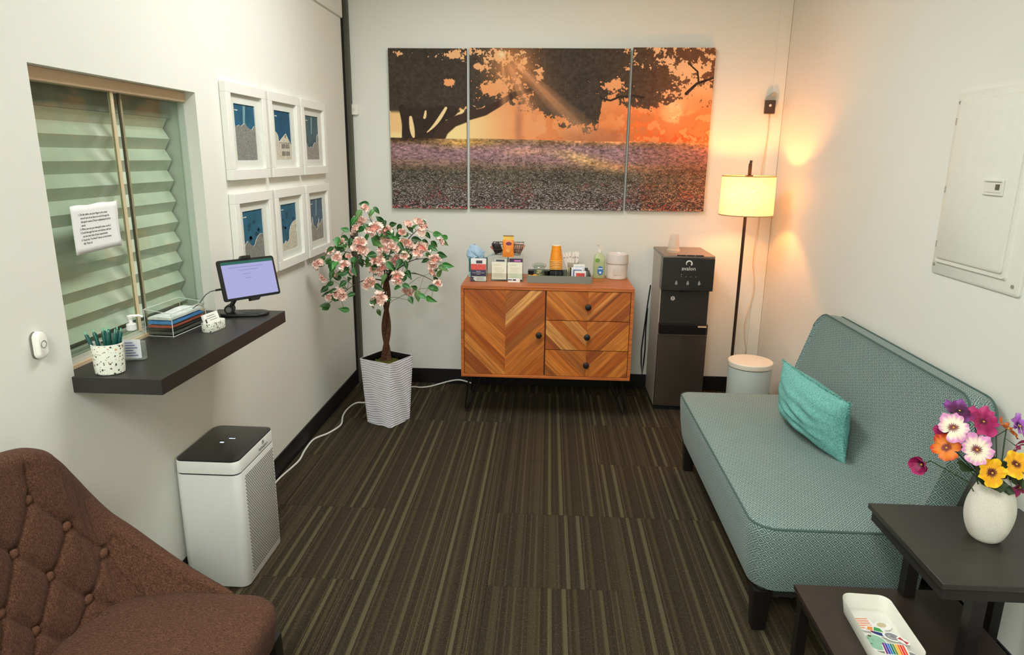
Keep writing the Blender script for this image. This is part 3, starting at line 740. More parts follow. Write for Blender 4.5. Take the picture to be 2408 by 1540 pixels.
    limb([(.150, .57), (.165, .50), (.20, .445), (.25, .41), (.30, .385), (.345, .335), (.39, .28), (.44, .25)], .042, .012, C(70, 52, 42))
    limb([(.045, .56), (.048, .46), (.040, .36)], .018, .022, br)
    limb([(.66, .295), (.69, .31), (.72, .285), (.76, .285), (.79, .295)], .006, .007, br); limb([(.92, .27), (.95, .21), (1.0, .175)], .010, .006, br)
    limb([(.955, .20), (.95, .14), (.92, .09)], .006, .004, br)
    # sun and broad hazy rays
    img = mixc(img, C(255, 244, 206), ell(.352, .040, .010, .020))
    ang = np.arctan2((u - .352) * 2.03, v - .00); rad = np.hypot((u - .352) * 2.03, v)
    r1 = .5 + .5 * np.sin(ang * 17 + .4) * (1 + .5 * np.sin(ang * 41)); r1 = np.clip(r1, 0, 1) ** 1.3
    ray = r1 * sm(.58, .48, v) * sm(-.12, .12, ang) * sm(1.10, .90, ang) * sm(.04, .16, rad) * np.exp(-rad * .55)
    img = mixc(img, C(236, 166, 118), ray * .72)
    img = mixc(img, C(255, 176, 110), ell(.37, .10, .06, .12) * .40)
    img = mixc(img, C(240, 150, 96), ell(.47, .30, .06, .14, 0) * .22)
    # meadow
    hz = HOR - .008 + .02 * u; g = sm(-.004, .004, v - hz)
    n3 = vnoise(H, W, 110, 120, 21, 2, .8); n4 = vnoise(H, W, 10, 14, 22, 3); vv_ = np.clip((v - hz) / (1 - hz), 0, 1)
    md = np.ones((H, W, 3)) * C(132, 104, 84)
    md = mixc(md, C(146, 114, 118), sm(.03, .12, vv_) * sm(.42, .24, vv_))
    md = mixc(md, C(84, 78, 66), sm(.30, .50, vv_)); md = mixc(md, C(70, 60, 56), sm(.6, 1, vv_))
    md = mixc(md, C(64, 46, 34), sm(.17, .10, u) * np.exp(-(vv_ / .05) ** 2))
    md = mixc(md, C(214, 166, 84), ell(.24, .575, .10, .03) * .8)
    md = mixc(md, C(244, 160, 100), sm(.30, .75, u) * np.exp(-(vv_ / .035) ** 2) * .9)
    md = mixc(md, C(232, 186, 120), ell(.62, .68, .10, .035, .25) * .85); md = mixc(md, C(226, 164, 132), ell(.43, .63, .07, .03) * .6)
    md = mixc(md, C(224, 150, 100), ell(.74, .72, .09, .02, .1) * .5)
    md = mixc(md, C(168, 96, 60), sm(.66, 1, u) * .45 * sm(1.2, .2, vv_))
    md = md * (.55 + .90 * n3[..., None]) * (.88 + .24 * n4[..., None])
    img = img * (1 - g[..., None]) + md * g[..., None]
    r = np.random.RandomState(3)
    for k in range(15000):
        t = r.rand() ** .85; y = HOR + .03 + (1 - HOR - .03) * t; x = r.rand()
        s_ = .8 + 2.0 * t; px, py = int(x * W), int(y * H)
        wx = max(1, int(round(s_ * (.8 + r.rand())))); wy = max(1, int(round(s_ * .55)))
        if r.rand() < .55 and .34 < t < .60: continue
        c = np.array([206, 170, 172]) if t < .42 else np.array([214, 202, 198])
        if t > .58 and n4[min(py, H - 1), px] > .54 and r.rand() < .5: c = np.array([204, 92, 96])
        if t > .95 and x < .34 and r.rand() < .3: c = np.array([232, 56, 66])
        if x > .8: c = c * np.array([1.12, .84, .66])
        if x < .25 and t < .4: c = c * .86
        a = .3 + .6 * r.rand()
        img[py:py + wy, px:px + wx] = img[py:py + wy, px:px + wx] * (1 - a) + np.clip(c, 0, 255) * a
    return np.clip(img, 0, 255) / 255
IMG = paint(); IH, IW, _ = IMG.shape
lin = np.where(IMG <= .04045, IMG / 12.92, ((IMG + .055) / 1.055) ** 2.4)
PRINT = attr_mat('canvas_print_ink', .75)
edge_m = plain('canvas_edge', (70, 58, 50), .8)
CX0, CX1, CZ0, CZ1 = -1.056, 1.024, 1.256, 2.268
def canvas(x0, x1, z0, z1, label):
    D = .032; t = thing('canvas_print', label, 'canvas print', ((x0 + x1) / 2, YB, z0), 0, 'three-part sunset meadow canvas')
    w_, h_ = x1 - x0, z1 - z0
    part('stretcher_box', MB().box(-w_ / 2, w_ / 2, -D + .0006, -.001, 0, h_), edge_m, t)
    i0 = int(round((x0 - CX0) / (CX1 - CX0) * IW)); i1 = int(round((x1 - CX0) / (CX1 - CX0) * IW))
    sub = lin[:, max(0, i0):min(IW, i1)]; nh, nw = sub.shape[:2]
    xs = np.linspace(-w_ / 2, w_ / 2, nw + 1); zs = np.linspace(h_, 0, nh + 1)
    V = np.stack([np.tile(xs, nh + 1), np.full((nh + 1) * (nw + 1), -D), np.repeat(zs, nw + 1)], 1).astype('f')
    a = (np.arange(nh)[:, None] * (nw + 1) + np.arange(nw)[None, :]).ravel()
    F = np.stack([a, a + nw + 1, a + nw + 2, a + 1], 1).astype('i')
    me = bpy.data.meshes.new('painted_face'); me.vertices.add(len(V)); me.vertices.foreach_set('co', V.ravel())
    me.loops.add(F.size); me.loops.foreach_set('vertex_index', F.ravel())
    me.polygons.add(len(F)); me.polygons.foreach_set('loop_start', np.arange(0, F.size, 4, dtype='i')); me.polygons.foreach_set('loop_total', np.full(len(F), 4, 'i'))
    me.update(calc_edges=True)
    ca = me.color_attributes.new('Col', 'FLOAT_COLOR', 'CORNER')
    cc = np.ones((len(F), 4, 4), 'f'); cc[:, :, :3] = sub.reshape(-1, 1, 3); ca.data.foreach_set('color', cc.ravel())
    me.materials.append(PRINT); put('painted_face', me, t)
    return t
canvas(-1.056, -.549, 1.250, 2.262, 'left narrow canvas panel showing the dark tree trunk and meadow')
canvas(-.530, .493, 1.256, 2.266, 'wide centre canvas panel with sunbeams falling through branches')
canvas(.511, 1.024, 1.258, 2.273, 'right narrow canvas panel glowing orange beside the floor lamp')

# wall switch box, small camera
sw = thing('wall_sensor', 'small white square sensor on the back wall beside the dark corner post', 'sensor', (-1.296, YB, 1.884))
m = MB(); P_ = rect(-.028, .028, -.034, .034, .008, 4)
m.loft([[(p[0] * k, h, p[1] * k) for p in P_] for h, k in ((0, 1), (-.020, 1), (-.024, .92))]); part('housing', m, white, sw)
part('button', MB().cyl((0, -.024, 0), (0, -.0262, 0), .010, 20), plain('button_cream', (220, 218, 206), .4), sw)
cm = thing('corner_camera', 'small dark box camera with white lens dot mounted high in the lamp corner', 'camera', (1.386, YB - .006, 1.93))
part('body', MB().box(-.032, .032, -.05, -.024, -.05, .032), plain('camera_brown_black', (62, 48, 40), .5), cm, bevel=.004)
part('lens', MB().cyl((-.002, -.0505, .0), (-.002, -.053, .0), .008, 18), plain('lens_white', (235, 230, 215), .4), cm, label='white round lens dot')
m = MB(); m.prism([(-.030, .030), (.032, .030), (.032, .085), (.018, .080), (-.012, .055)], -.03, -.001, 'y'); part('bracket', m, plain('bracket_grey', (176, 168, 150), .5), cm, bevel=.002)
part('mount', MB().box(-.02, .02, -.024, -.001, -.03, .03), plain('bracket_grey', (176, 168, 150), .5), cm)
pts = []
for i in range(40):
    z = 1.88 - i * (1.86 - .12) / 39; pts.append((1.386 + .004 + .006 * math.sin(i * .55) + (.016 * math.sin((i - 22) * .5) if 22 < i < 36 else 0) - 1.386, -.012 - .006 * math.cos(i * .4), z - 1.93))
part('cable', MB().tube(pts, .0028, 6), plain('cable_cream', (224, 196, 160), .6), cm, label='cream cable hanging down the corner')

# ================================================================== SIDEBOARD
WC = [(0, srgb(190, 98, 30)), (.18, srgb(214, 120, 44)), (.38, srgb(226, 136, 54)), (.55, srgb(184, 92, 30)), (.70, srgb(150, 82, 36)), (.86, srgb(222, 134, 56)), (.975, srgb(238, 172, 98))]
OAK = mk_wood('acacia_plank', WC); OAKT = mk_wood('acacia_case', [(0, srgb(206, 112, 52)), (1, srgb(214, 120, 56))], sc=1)
sb = thing('sideboard', 'acacia wood sideboard with chevron door and three drawers on black hairpin legs', 'sideboard', (.004, 4.235, 0))
def SB(x0, x1, y0, y1, z0, z1): return MB().box(x0 - .004, x1 - .004, y0 - 4.235, y1 - 4.235, z0, z1)
BX0, BX1, BY0, BY1, BZ0, BZ1 = -.516, .524, 4.0, 4.462, .268, .842
part('top_board', SB(BX0, BX1, BY0, BY1, BZ1 - .020, BZ1), OAKT, sb, bevel=.0015)
part('bottom_board', SB(BX0, BX1, BY0, BY1, BZ0, BZ0 + .018), OAKT, sb, bevel=.0015)
part('side_board', SB(BX0, BX0 + .018, BY0, BY1, BZ0 + .018, BZ1 - .02), OAKT, sb)
part('side_board', SB(BX1 - .018, BX1, BY0, BY1, BZ0 + .018, BZ1 - .02), OAKT, sb)
part('back_board', SB(BX0 + .018, BX1 - .018, BY1 - .012, BY1, BZ0 + .018, BZ1 - .02), OAKT, sb)
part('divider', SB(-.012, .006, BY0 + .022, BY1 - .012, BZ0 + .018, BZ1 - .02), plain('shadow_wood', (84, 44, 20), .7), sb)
part('carcass_shade_sheet', SB(BX0 + .018, BX1 - .018, BY0 + .020, BY0 + .026, BZ0 + .018, BZ1 - .02), plain('shadow_wood', (84, 44, 20), .7), sb)  # dark sheet behind the fronts, shade of the inside put into its colour
def clip(poly, a, b, c):
    out = []; n = len(poly)
    for i in range(n):
        p, q = poly[i], poly[(i + 1) % n]; dp = a * p[0] + b * p[1] - c; dq = a * q[0] + b * q[1] - c
        if dp <= 0: out.append(p)
        if (dp < 0 < dq) or (dq < 0 < dp):
            t = dp / (dp - dq); out.append((p[0] + (q[0] - p[0]) * t, p[1] + (q[1] - p[1]) * t))
    return out
def chevron(parent, x0, x1, z0, z1, xm, yf, seed, widths):
    """one front made of diagonal planks either side of the seam xm; local x,z to the parent"""
    r = random.Random(seed); k = 1 / math.sqrt(2)
    for side in (-1, 1):
        a0, a1 = (x0, xm) if side < 0 else (xm, x1)
        R_ = [(a0, z0), (a1, z0), (a1, z1), (a0, z1)]
        # coordinate across planks: w = z + side_dir*(x-xm)
        def wv(p): return p[1] + (p[0] - xm) * (1 if side < 0 else -1)
        lo = min(wv(p) for p in R_); hi = max(wv(p) for p in R_); w0 = lo - r.uniform(0, .03)
        while w0 < hi:
            ww = r.choice(widths) * math.sqrt(2) ; w1 = w0 + ww; s_ = 1 if side < 0 else -1
            # s_*(x-xm)+z in [w0,w1]
            p = clip(R_, s_, 1, w1 + s_ * xm); p = clip(p, -s_, -1, -(w0 + s_ * xm)) if len(p) > 2 else p
            if len(p) > 2:
                ar = abs(sum(p[i][0] * p[(i + 1) % len(p)][1] - p[(i + 1) % len(p)][0] * p[i][1] for i in range(len(p)))) / 2
                if ar > 1e-5:
                    pr = yf - r.uniform(0, .0012)
                    me = MB().prism(p, pr, yf + .016, 'y').mesh('plank', OAK, False, uv=False)
                    # uv: along the plank direction
                    dx, dz = (k, -k * s_) ; uvl = me.uv_layers.new(name='UVMap')
                    for lp in me.loops:
                        c = me.vertices[lp.vertex_index].co
                        uvl.data[lp.index].uv = (c.x * dx + c.z * dz, c.x * dz * -1 + c.z * dx)
                    o = put('plank', me, parent, bevel=.0007)
            w0 = w1
def ks(n): return plain('knob_black', (24, 20, 18), .45)
def knob(parent, x, z, yf, nm='knob'):
    m = MB(); m.loft([[(x + r_ * math.cos(a), yf - h, z + r_ * math.sin(a)) for a in [2 * PI * i / 20 for i in range(20)]] for h, r_ in ((0, .007), (.010, .006), (.012, .017), (.018, .019), (.026, .018), (.028, .014))])
    part(nm, m, ks(0), parent)
WD = [.009, .016, .03, .05, .065, .085]
door = thing('door', 'd', 'd', (0, 0, 0)); del door['label']; del door['category']; door.parent = sb
fx = -.004
chevron(door, BX0 + .021 + fx, -.006 + fx, BZ0 + .020, BZ1 - .023, -.245 + fx, BY0 + .004 - 4.235, 3, WD)
knob(door, -.040 + fx, .548, BY0 + .004 - 4.235)
for (z0, z1, zk, sd) in ((.641, .819, .728, 5), (.456, .637, .543, 8), (.288, .452, .365, 11)):
    dr = thing('drawer', 'd', 'd'); del dr['label']; del dr['category']; dr.parent = sb
    chevron(dr, .002 + fx, BX1 - .021 + fx, z0, z1, .252 + fx, BY0 + .004 - 4.235, sd, WD[:5])
    knob(dr, .252 + fx, zk, BY0 + .004 - 4.235)
for (x, y, sx, sy) in ((-.44, 4.05, -1, -1), (.45, 4.05, 1, -1), (-.44, 4.40, -1, 1), (.45, 4.40, 1, 1)):
    m = MB(); a = (x - .004, y - 4.235, BZ0)
    fxx, fyy = a[0] + sx * .055, a[1] + sy * .035
    if sy < 0: fyy = a[1] + .045
    m.tube([(a[0] - sx * .05, a[1], BZ0), (fxx - sx * .010, fyy, .03), (fxx, fyy, .006), (fxx + sx * .008, fyy, .03), (a[0] + sx * .03, a[1] + sy * 0.0, BZ0)], .0055, 8)
    m.box(a[0] - .055, a[0] + .055, a[1] - .022, a[1] + .022, BZ0 - .004, BZ0)
    part('leg', m, black, sb, label='black steel hairpin leg')

# ---- things on the sideboard
ZT = BZ1
TB = plain('tissue_teal', (28, 112, 112), .55, noise=.3, nscale=14)
tx = thing('tissue_box', 'teal boutique tissue box with pale blue tissues at the left end of the sideboard', 'tissue box', (-.445, 4.345, ZT))
part('carton', MB().box(-.056, .056, -.05, .056, 0, .118), TB, tx, bevel=.002)
part('carton_foot_print', MB().box(-.0562, .0562, -.0503, .0562, 0.002, .035), plain('tissue_mint', (150, 206, 190), .55, noise=.2, nscale=50), tx)
m = MB(); r = random.Random(2); nn = 18; rings = []
for k, (z, rr) in enumerate(((.112, .036), (.128, .042), (.148, .044), (.168, .036), (.188, .024), (.196, .008))):
    rings.append([((rr * (1 + .42 * math.sin(4 * a + k * .7) + .12 * r.uniform(-1, 1))) * math.cos(a) - .012 + k * -.004, rr * .6 * (1 + .3 * math.sin(2 * a + k * 1.3)) * math.sin(a), z + .014 * math.sin(3 * a + k)) for a in [2 * PI * i / nn for i in range(nn)]])
m.loft(rings, False, True)
part('tissue', m, plain('tissue_blue', (176, 202, 226), .8, noise=.15), tx, label='crumpled pale blue tissue')
m = MB().add([(-.05, 0, .118), (-.07, -.02, .134), (-.03, -.03, .124)], [(0, 1, 2)]).add([(.03, 0, .12), (.10, .01, .150), (.06, -.02, .126), (.12, .0, .142)], [(0, 2, 3, 1)])
part('paper_flap', m, plain('tissue_grey', (170, 186, 182), .8), tx)

def lines(m, x0, x1, z0, n, dz, y, seed, th=.0016):
    r = random.Random(seed)
    for k in range(n):
        a = x0 + (r.random() * .1) * (x1 - x0); b = x1 - r.random() * .3 * (x1 - x0); m.box(a, b, y, y + .0004, z0 - k * dz, z0 - k * dz + th)
    return m
br_ = thing('brochure_holder', 'clear upright holder of navy, red and white leaflets in front of the tissue box', 'brochure holder', (-.423, 4.150, ZT))
part('clear_stand', MB().box(-.052, .052, -.018, -.016, 0, .06).box(-.052, .052, .020, .022, 0, .13).box(-.052, -.050, -.016, .02, 0, .06).box(.05, .052, -.016, .02, 0, .06).box(-.052, .052, -.018, .022, 0, .003), clear, br_)
lf = thing('leaflet_stack', 'white, coral and navy leaflets standing in the small clear holder', 'leaflets', (-.423, 4.152, ZT + .004))
part('paper', MB().box(-.047, .047, -.012, .014, 0, .138), plain('paper_white', (240, 240, 238), .8), lf)
part('red_band', MB().box(-.047, .047, -.0126, -.012, .070, .106), plain('coral_print', (222, 92, 84), .6, noise=.2, nscale=70), lf)
part('navy_band', MB().box(-.047, .047, -.0126, -.012, .030, .070), plain('navy_print', (66, 64, 96), .6), lf)
part('logo_block', MB().box(-.014, .024, -.0126, -.012, .110, .128), plain('dark_print', (70, 70, 78), .6), lf)
part('navy_footer', MB().prism([(-.047, 0), (-.02, 0), (-.034, .014), (-.026, .020), (-.047, .03)], -.0127, -.012, 'y'), plain('navy_print', (66, 64, 96), .6), lf)
text('National\nMaternal Mental Health\nHotline', .0088, plain('paper_white', (240, 240, 238), .8), lf, (0, -.0128, .058), RB, 'headline', 'CENTER', .0001, 1.0, .9)
part('footer_print', lines(MB(), -.016, .042, .020, 3, .007, -.0128, 3), ink, lf)

fh = thing('flyer_rack', 'clear two-pocket acrylic flyer rack under the wire basket on the sideboard', 'brochure holder', (-.2485, 4.20, ZT))
part('clear_rack', MB().box(-.100, .100, .030, .033, 0, .17).box(-.100, .100, -.030, -.027, .0, .05).box(-.100, -.097, -.03, .03, 0, .10).box(.097, .100, -.03, .03, 0, .10).box(-.0015, .0015, -.03, .03, 0, .10).box(-.1, .1, -.03, .03, 0, .003), clear, fh)
QRM = plain('qr_free_grey', (130, 130, 126), .7)
for s_, lab in ((-1, 'left stack of cream text flyers in the clear rack'), (1, 'right stack of cream text flyers in the clear rack')):
    fy = thing('flyer_stack', lab, 'flyers', (-.2485 + s_ * .0495, 4.198, ZT + .004))
    part('paper', MB().box(-.0455, .0455, -.020, .006, .006, .112), plain('flyer_cream', (240, 238, 218), .8), fy)
    part('printed_lines', lines(lines(MB(), -.036, .012, .100, 2, .006, -.0206, 4), -.036, .036, .080, 9, .0075, -.0206, 9 + s_), plain('print_pale', (196, 192, 160), .7), fy)
nc = thing('card_pile', 'white business cards lying in the foot pocket of the flyer rack', 'cards', (-.21, 4.155, ZT))
part('cards', MB().box(-.03, .045, -.012, .008, .0, .022), plain('card_white', (236, 237, 228), .6), nc)
part('card_print', MB().box(-.03, -.005, -.0125, -.012, .012, .018).box(.0, .02, -.0125, -.012, .010, .019), plain('navy_print', (66, 64, 96), .6), nc)
pf = thing('purple_leaflets', 'dark purple leaflets leaning behind the right stack of cream flyers', 'leaflets', (-.195, 4.215, ZT + .004))
part('paper', MB().box(-.042, .042, -.006, .008, .0, .132), plain('deep_purple_print', (66, 40, 76), .5, noise=.3, nscale=40), pf)
part('pink_print', MB().box(-.01, .03, -.0066, -.006, .116, .124), plain('pink_print', (214, 130, 190), .5), pf)
gf = thing('grey_leaflets', 'grey-printed leaflets leaning behind the left stack of cream flyers', 'leaflets', (-.29, 4.215, ZT + .004))
part('paper', MB().box(-.035, .035, -.006, .008, .0, .130), plain('grey_leaflet', (206, 206, 198), .6), gf)
part('print_block', MB().box(-.03, .024, -.0066, -.006, .114, .126), plain('dark_print', (70, 70, 78), .6), gf)

wb = thing('wire_basket', 'small black wire basket on a stand above the flyer rack', 'basket', (-.2485, 4.275, ZT))
m = MB(); w0, w1, d0, d1, zb, zt_ = .078, .098, .045, .062, .158, .225
def rr_(w_, d_, z): return [(-w_, -d_, z), (w_, -d_, z), (w_, d_, z), (-w_, d_, z), (-w_, -d_, z)]
m.tube(rr_(w1, d1, zt_), .0026, 6).tube(rr_(w0, d0, zb), .0022, 6).tube(rr_((w0 + w1) / 2, (d0 + d1) / 2, (zb + zt_) / 2), .0014, 5)
for k in range(15):
    a = -1 + 2 * k / 14
    for s_ in (-1, 1): m.cyl((a * w0, s_ * d0, zb), (a * w1, s_ * d1, zt_), .0013, 5)
    m.cyl((a * w0, -d0, zb), (a * w0, d0, zb), .0012, 5)
for k in range(6):
    a = -1 + 2 * k / 5
    for s_ in (-1, 1): m.cyl((s_ * w0, a * d0, zb), (s_ * w1, a * d1, zt_), .0013, 5)
part('wire_bowl', m, black, wb)
part('stand', MB().cyl((0, 0, .004), (0, 0, zb), .003, 8).tube([(-.05, -.03, .002), (.05, -.03, .002), (.05, .04, .002), (-.05, .04, .002), (-.05, -.03, .002)], .003, 6).cyl((-.05, 0, .003), (.05, 0, .003), .0025, 6), black, wb)
def sachet(m, w_, h_, t_, n=8):
    rings = []
    for k in range(n + 1):
        v = k / n; z = h_ * v; th = t_ * math.sin(PI * v) ** .6 + .0006
        rings.append([(w_ * math.cos(a) * (1 - .04 * math.sin(PI * v)), th * math.sin(a), z) for a in [2 * PI * i / 16 for i in range(16)]])
    return m.loft(rings)
for (x, y, ry, rx, c, w_, h_, lab) in ((-.052, .005, -.45, .1, (52, 44, 36), .024, .070, 'dark snack sachet at the left of the wire basket'), (-.062, .02, -.7, .1, (196, 132, 120), .019, .062, 'pinkish snack sachet leaning left in the wire basket'), (.045, .01, .35, .1, (186, 150, 134), .026, .066, 'tan snack sachet at the right of the wire basket'), (.058, .025, .55, -.1, (216, 160, 144), .020, .066, 'pale pink snack sachet leaning right in the wire basket'), (.025, .032, .1, .05, (120, 96, 88), .026, .062, 'brown snack sachet at the back of the wire basket')):
    sc_ = thing('snack_sachet', lab, 'snack packet', (-.2485 + x, 4.275 + y * .6, ZT + .164)); sc_.rotation_euler = (rx, ry, 0)
    part('foil_pack', sachet(MB(), w_, h_, .007), plain('sachet_%d' % c[0], c, .35, noise=.35, nscale=50), sc_)
og = thing('orange_snack_bag', 'orange and yellow snack bag hanging over the front of the wire basket', 'snack packet', (-.2485 + .004, 4.206, ZT + .148)); og.rotation_euler = (-.04, 0, 0)
part('foil_pack', sachet(MB(), .036, .105, .009), plain('snack_orange', (236, 138, 48), .35, noise=.15), og)
part('yellow_top', MB().box(-.031, .033, .002, .005, .085, .132), plain('snack_yellow', (240, 196, 84), .4), og)
part('header_strip', MB().box(-.032, .034, .0, .006, .128, .133), plain('snack_brown', (140, 96, 50), .5), og)
part('logo_oval', MB().lathe([(.018, 0), (.018, .001)], 24, sx=1, sy=.62).xf(Matrix.Translation((.004, -.0075, .083)) @ Matrix.Rotation(PI / 2, 4, 'X')), plain('logo_plum', (120, 50, 72), .5), og)
part('biscuit_print', MB().lathe([(.012, 0), (.012, .001)], 18).xf(Matrix.Translation((.0, -.0092, .040)) @ Matrix.Rotation(PI / 2, 4, 'X')), plain('snack_light', (244, 168, 84), .5), og)

# grey tray and its contents
ty_ = thing('grey_tray', 'grey linen-covered shallow tray of drink supplies on the sideboard', 'tray', (.077, 4.262, ZT))
m = MB(); w_, d_, h_, t_ = .199, .127, .046, .006
m.box(-w_, w_, -d_, d_, 0, .005).box(-w_, w_, -d_, -d_ + t_, .005, h_).box(-w_, w_, d_ - t_, d_, .005, h_).box(-w_, -w_ + t_, -d_ + t_, d_ - t_, .005, h_).box(w_ - t_, w_, -d_ + t_, d_ - t_, .005, h_)
part('tray_body', m, mk_felt('grey_linen', srgb(108, 116, 106), srgb(132, 138, 126), srgb(150, 154, 140), 900), ty_, bevel=.001)
jr = thing('clip_top_jar', 'round glass clip-top jar at the left of the grey tray', 'jar', (-.050, 4.275, ZT + .005))
part('jar_glass', MB().lathe([(.040, 0), (.043, .006), (.043, .055), (.034, .068), (.034, .078), (.036, .079), (.036, .0765)], 28, cap1=False), glassy('jar_clear', (238, 244, 238), .12), jr)
part('jar_lid', MB().lathe([(.036, .080), (.038, .084), (.038, .092), (.030, .097), (.010, .099)], 28), glassy('jar_clear', (238, 244, 238), .12), jr)
part('wire_clip', MB().tube([(.037 * math.cos(a), .037 * math.sin(a), .074) for a in [2 * PI * i / 24 for i in range(25)]], .0014, 5, False).tube([(-.038, 0, .074), (-.046, -.002, .085), (-.040, 0, .094)], .0014, 5).tube([(.038, 0, .074), (.046, -.002, .085), (.040, 0, .094)], .0014, 5).tube([(0, -.038, .074), (0, -.043, .060)], .0016, 5), chrome, jr)
for k, (x, y, z, rz_) in enumerate(((0, 0, .006, 0), (.004, .004, .018, .6), (-.004, 0, .030, 1.3), (.002, -.004, .042, 2.0))):
    pk = thing('wrapped_candy', 'white and yellow wrapped sweets inside the clip-top jar', 'sweet', (-.050 + x, 4.275 + y, ZT + .005 + z), rz_, 'sweets in the clip-top jar')
    part('wrapper', MB().sphere((0, 0, .006), .016, 12, 7, 1.3, 1, .4), plain('wrapper_cream', (236, 214, 150), .5, noise=.25, nscale=90), pk)
for k, (x, y, z, rz_, rx, lab) in enumerate(((-.060, 4.190, .012, .2, .5, 'orange tea sachet lying lowest at the left front of the grey tray'), (-.030, 4.196, .020, -.15, .45, 'orange tea sachet propped against the glass jar'), (-.085, 4.205, .024, .5, .6, 'dark-edged orange sachet at the far left corner of the grey tray'))):
    pk = thing('tea_sachet', lab, 'sachet', (x, y, ZT + z), rz_); pk.rotation_euler = (rx, 0, rz_)
    part('paper_pack', MB().box(-.032, .032, -.02, .022, 0, .004), plain('tea_orange', (236, 158, 64), .5, noise=.2, nscale=60), pk, bevel=.001)
    part('label_strip', MB().box(-.024, .020, -.0205, .0, .0041, .0046), plain('tea_cream', (244, 206, 140), .5), pk)
for s_ in (-1, 1):
    pk = thing('black_pod', 'black coffee pod beside the %s side of the glass jar' % ('left' if s_ < 0 else 'right'), 'coffee pod', (-.050 + s_ * .050, 4.225, ZT + .03))
    part('pod_body', MB().lathe([(.014, 0), (.019, .030), (.021, .031), (.021, .033)], 18), black, pk)
ob = thing('black_organizer', 'small black divided box in front of the cup stack', 'organizer', (.057, 4.205, ZT + .005))
part('box_body', MB().box(-.042, .042, -.028, .022, 0, .003).box(-.042, .042, -.028, -.025, 0, .066).box(-.042, .042, .019, .022, 0, .066).box(-.042, -.039, -.028, .022, 0, .066).box(.039, .042, -.028, .022, 0, .066).box(-.003, -.001, -.0285, .022, 0, .066), blackpl, ob)
part('divider_glint', MB().box(-.003, -.0005, -.0292, -.0285, .01, .064).box(.024, .0255, -.0292, -.0285, .01, .06), plain('organizer_glint_grey', (110, 106, 100), .4), ob)  # grey strips paint glints on the black front
cupm = plain('cup_orange', (246, 150, 24), .45); rimm = plain('cup_rim_cream', (250, 210, 130), .45)
CUPN = ['orange paper cup at the very bottom of the upside-down stack'] + ['orange paper cup, %s from the bottom of the upside-down stack' % w_ for w_ in ('second', 'third', 'fourth', 'fifth', 'sixth')] + ['topmost orange paper cup of the upside-down stack, its whole side showing']
first = None
for k in range(7):
    z = ZT + .010 + k * .0105 + .045
    if first is None:
        first = thing('paper_cup', CUPN[0], 'paper cup', (.056, 4.285, z), 0, 'stacked orange paper cups')
        part('cup_wall', MB().lathe([(.0405, .0), (.0400, .004), (.0275, .098)], 28, cap0=False, cap1=False), cupm, first)
        part('cup_rim', MB().tube([(.0412 * math.cos(a), .0412 * math.sin(a), .002) for a in [2 * PI * i / 28 for i in range(29)]], .0022, 6, False), rimm, first, label='cream rolled rim')
        part('cup_base', MB().lathe([(.0276, .094), (.0276, .098), (.0258, .098), (.0252, .093), (.001, .093)], 28, cap0=False), plain('cup_base_cream', (240, 232, 196), .6), first, label='cream cup base')
    else: dup(first, (.056, 4.285, z), label=CUPN[k])
cp = thing('straw_cup', 'clear plastic cup holding white-wrapped straws at the back of the grey tray', 'cup', (.165, 4.33, ZT + .005))
part('cup_wall', MB().lathe([(.028, 0), (.036, .10), (.0375, .101), (.035, .10), (.027, .002)], 26, cap0=True, cap1=True), glassy('cup_clear', (236, 236, 228), .08), cp)
fs_ = None
for k, (x, y, ax_, ay_) in enumerate(((-.010, 0, 0, -.22), (-.004, .008, .04, -.12), (.0, -.008, -.05, .0), (.008, .004, .05, .05), (.012, -.004, 0, .12), (.004, .012, .1, .16), (-.014, .008, .05, -.34))):
    loc, rot = (.165 + x, 4.33 + y, ZT + .012), (-ax_, ay_, k)
    rot = (-ax_, ay_, 0)
    if fs_ is None:
        fs_ = thing('wrapped_straw', 'white paper-wrapped straw standing in the clear cup', 'straw', loc, 0, 'wrapped straws in the clear cup'); fs_.rotation_euler = rot
        part('paper_sleeve', MB().box(-.008, .008, -.0035, .0035, 0, .158), plain('sleeve_white', (238, 228, 218), .7, noise=.05), fs_, bevel=.002)
        part('sleeve_print', MB().box(-.004, .004, -.0039, -.0035, .12, .13), plain('sleeve_print', (180, 160, 155), .7), fs_)
    else: dup(fs_, loc, rot)
bn = thing('packet_bin', 'dark wire bin of tea packets at the right of the grey tray', 'bin', (.195, 4.225, ZT + .005))
part('bin_walls', MB().box(-.062, .062, -.045, .045, 0, .002).box(-.062, .062, .043, .045, 0, .075).box(-.062, -.060, -.045, .045, 0, .07).box(.060, .062, -.045, .045, 0, .07), plain('bin_grey', (84, 82, 74), .5), bn)
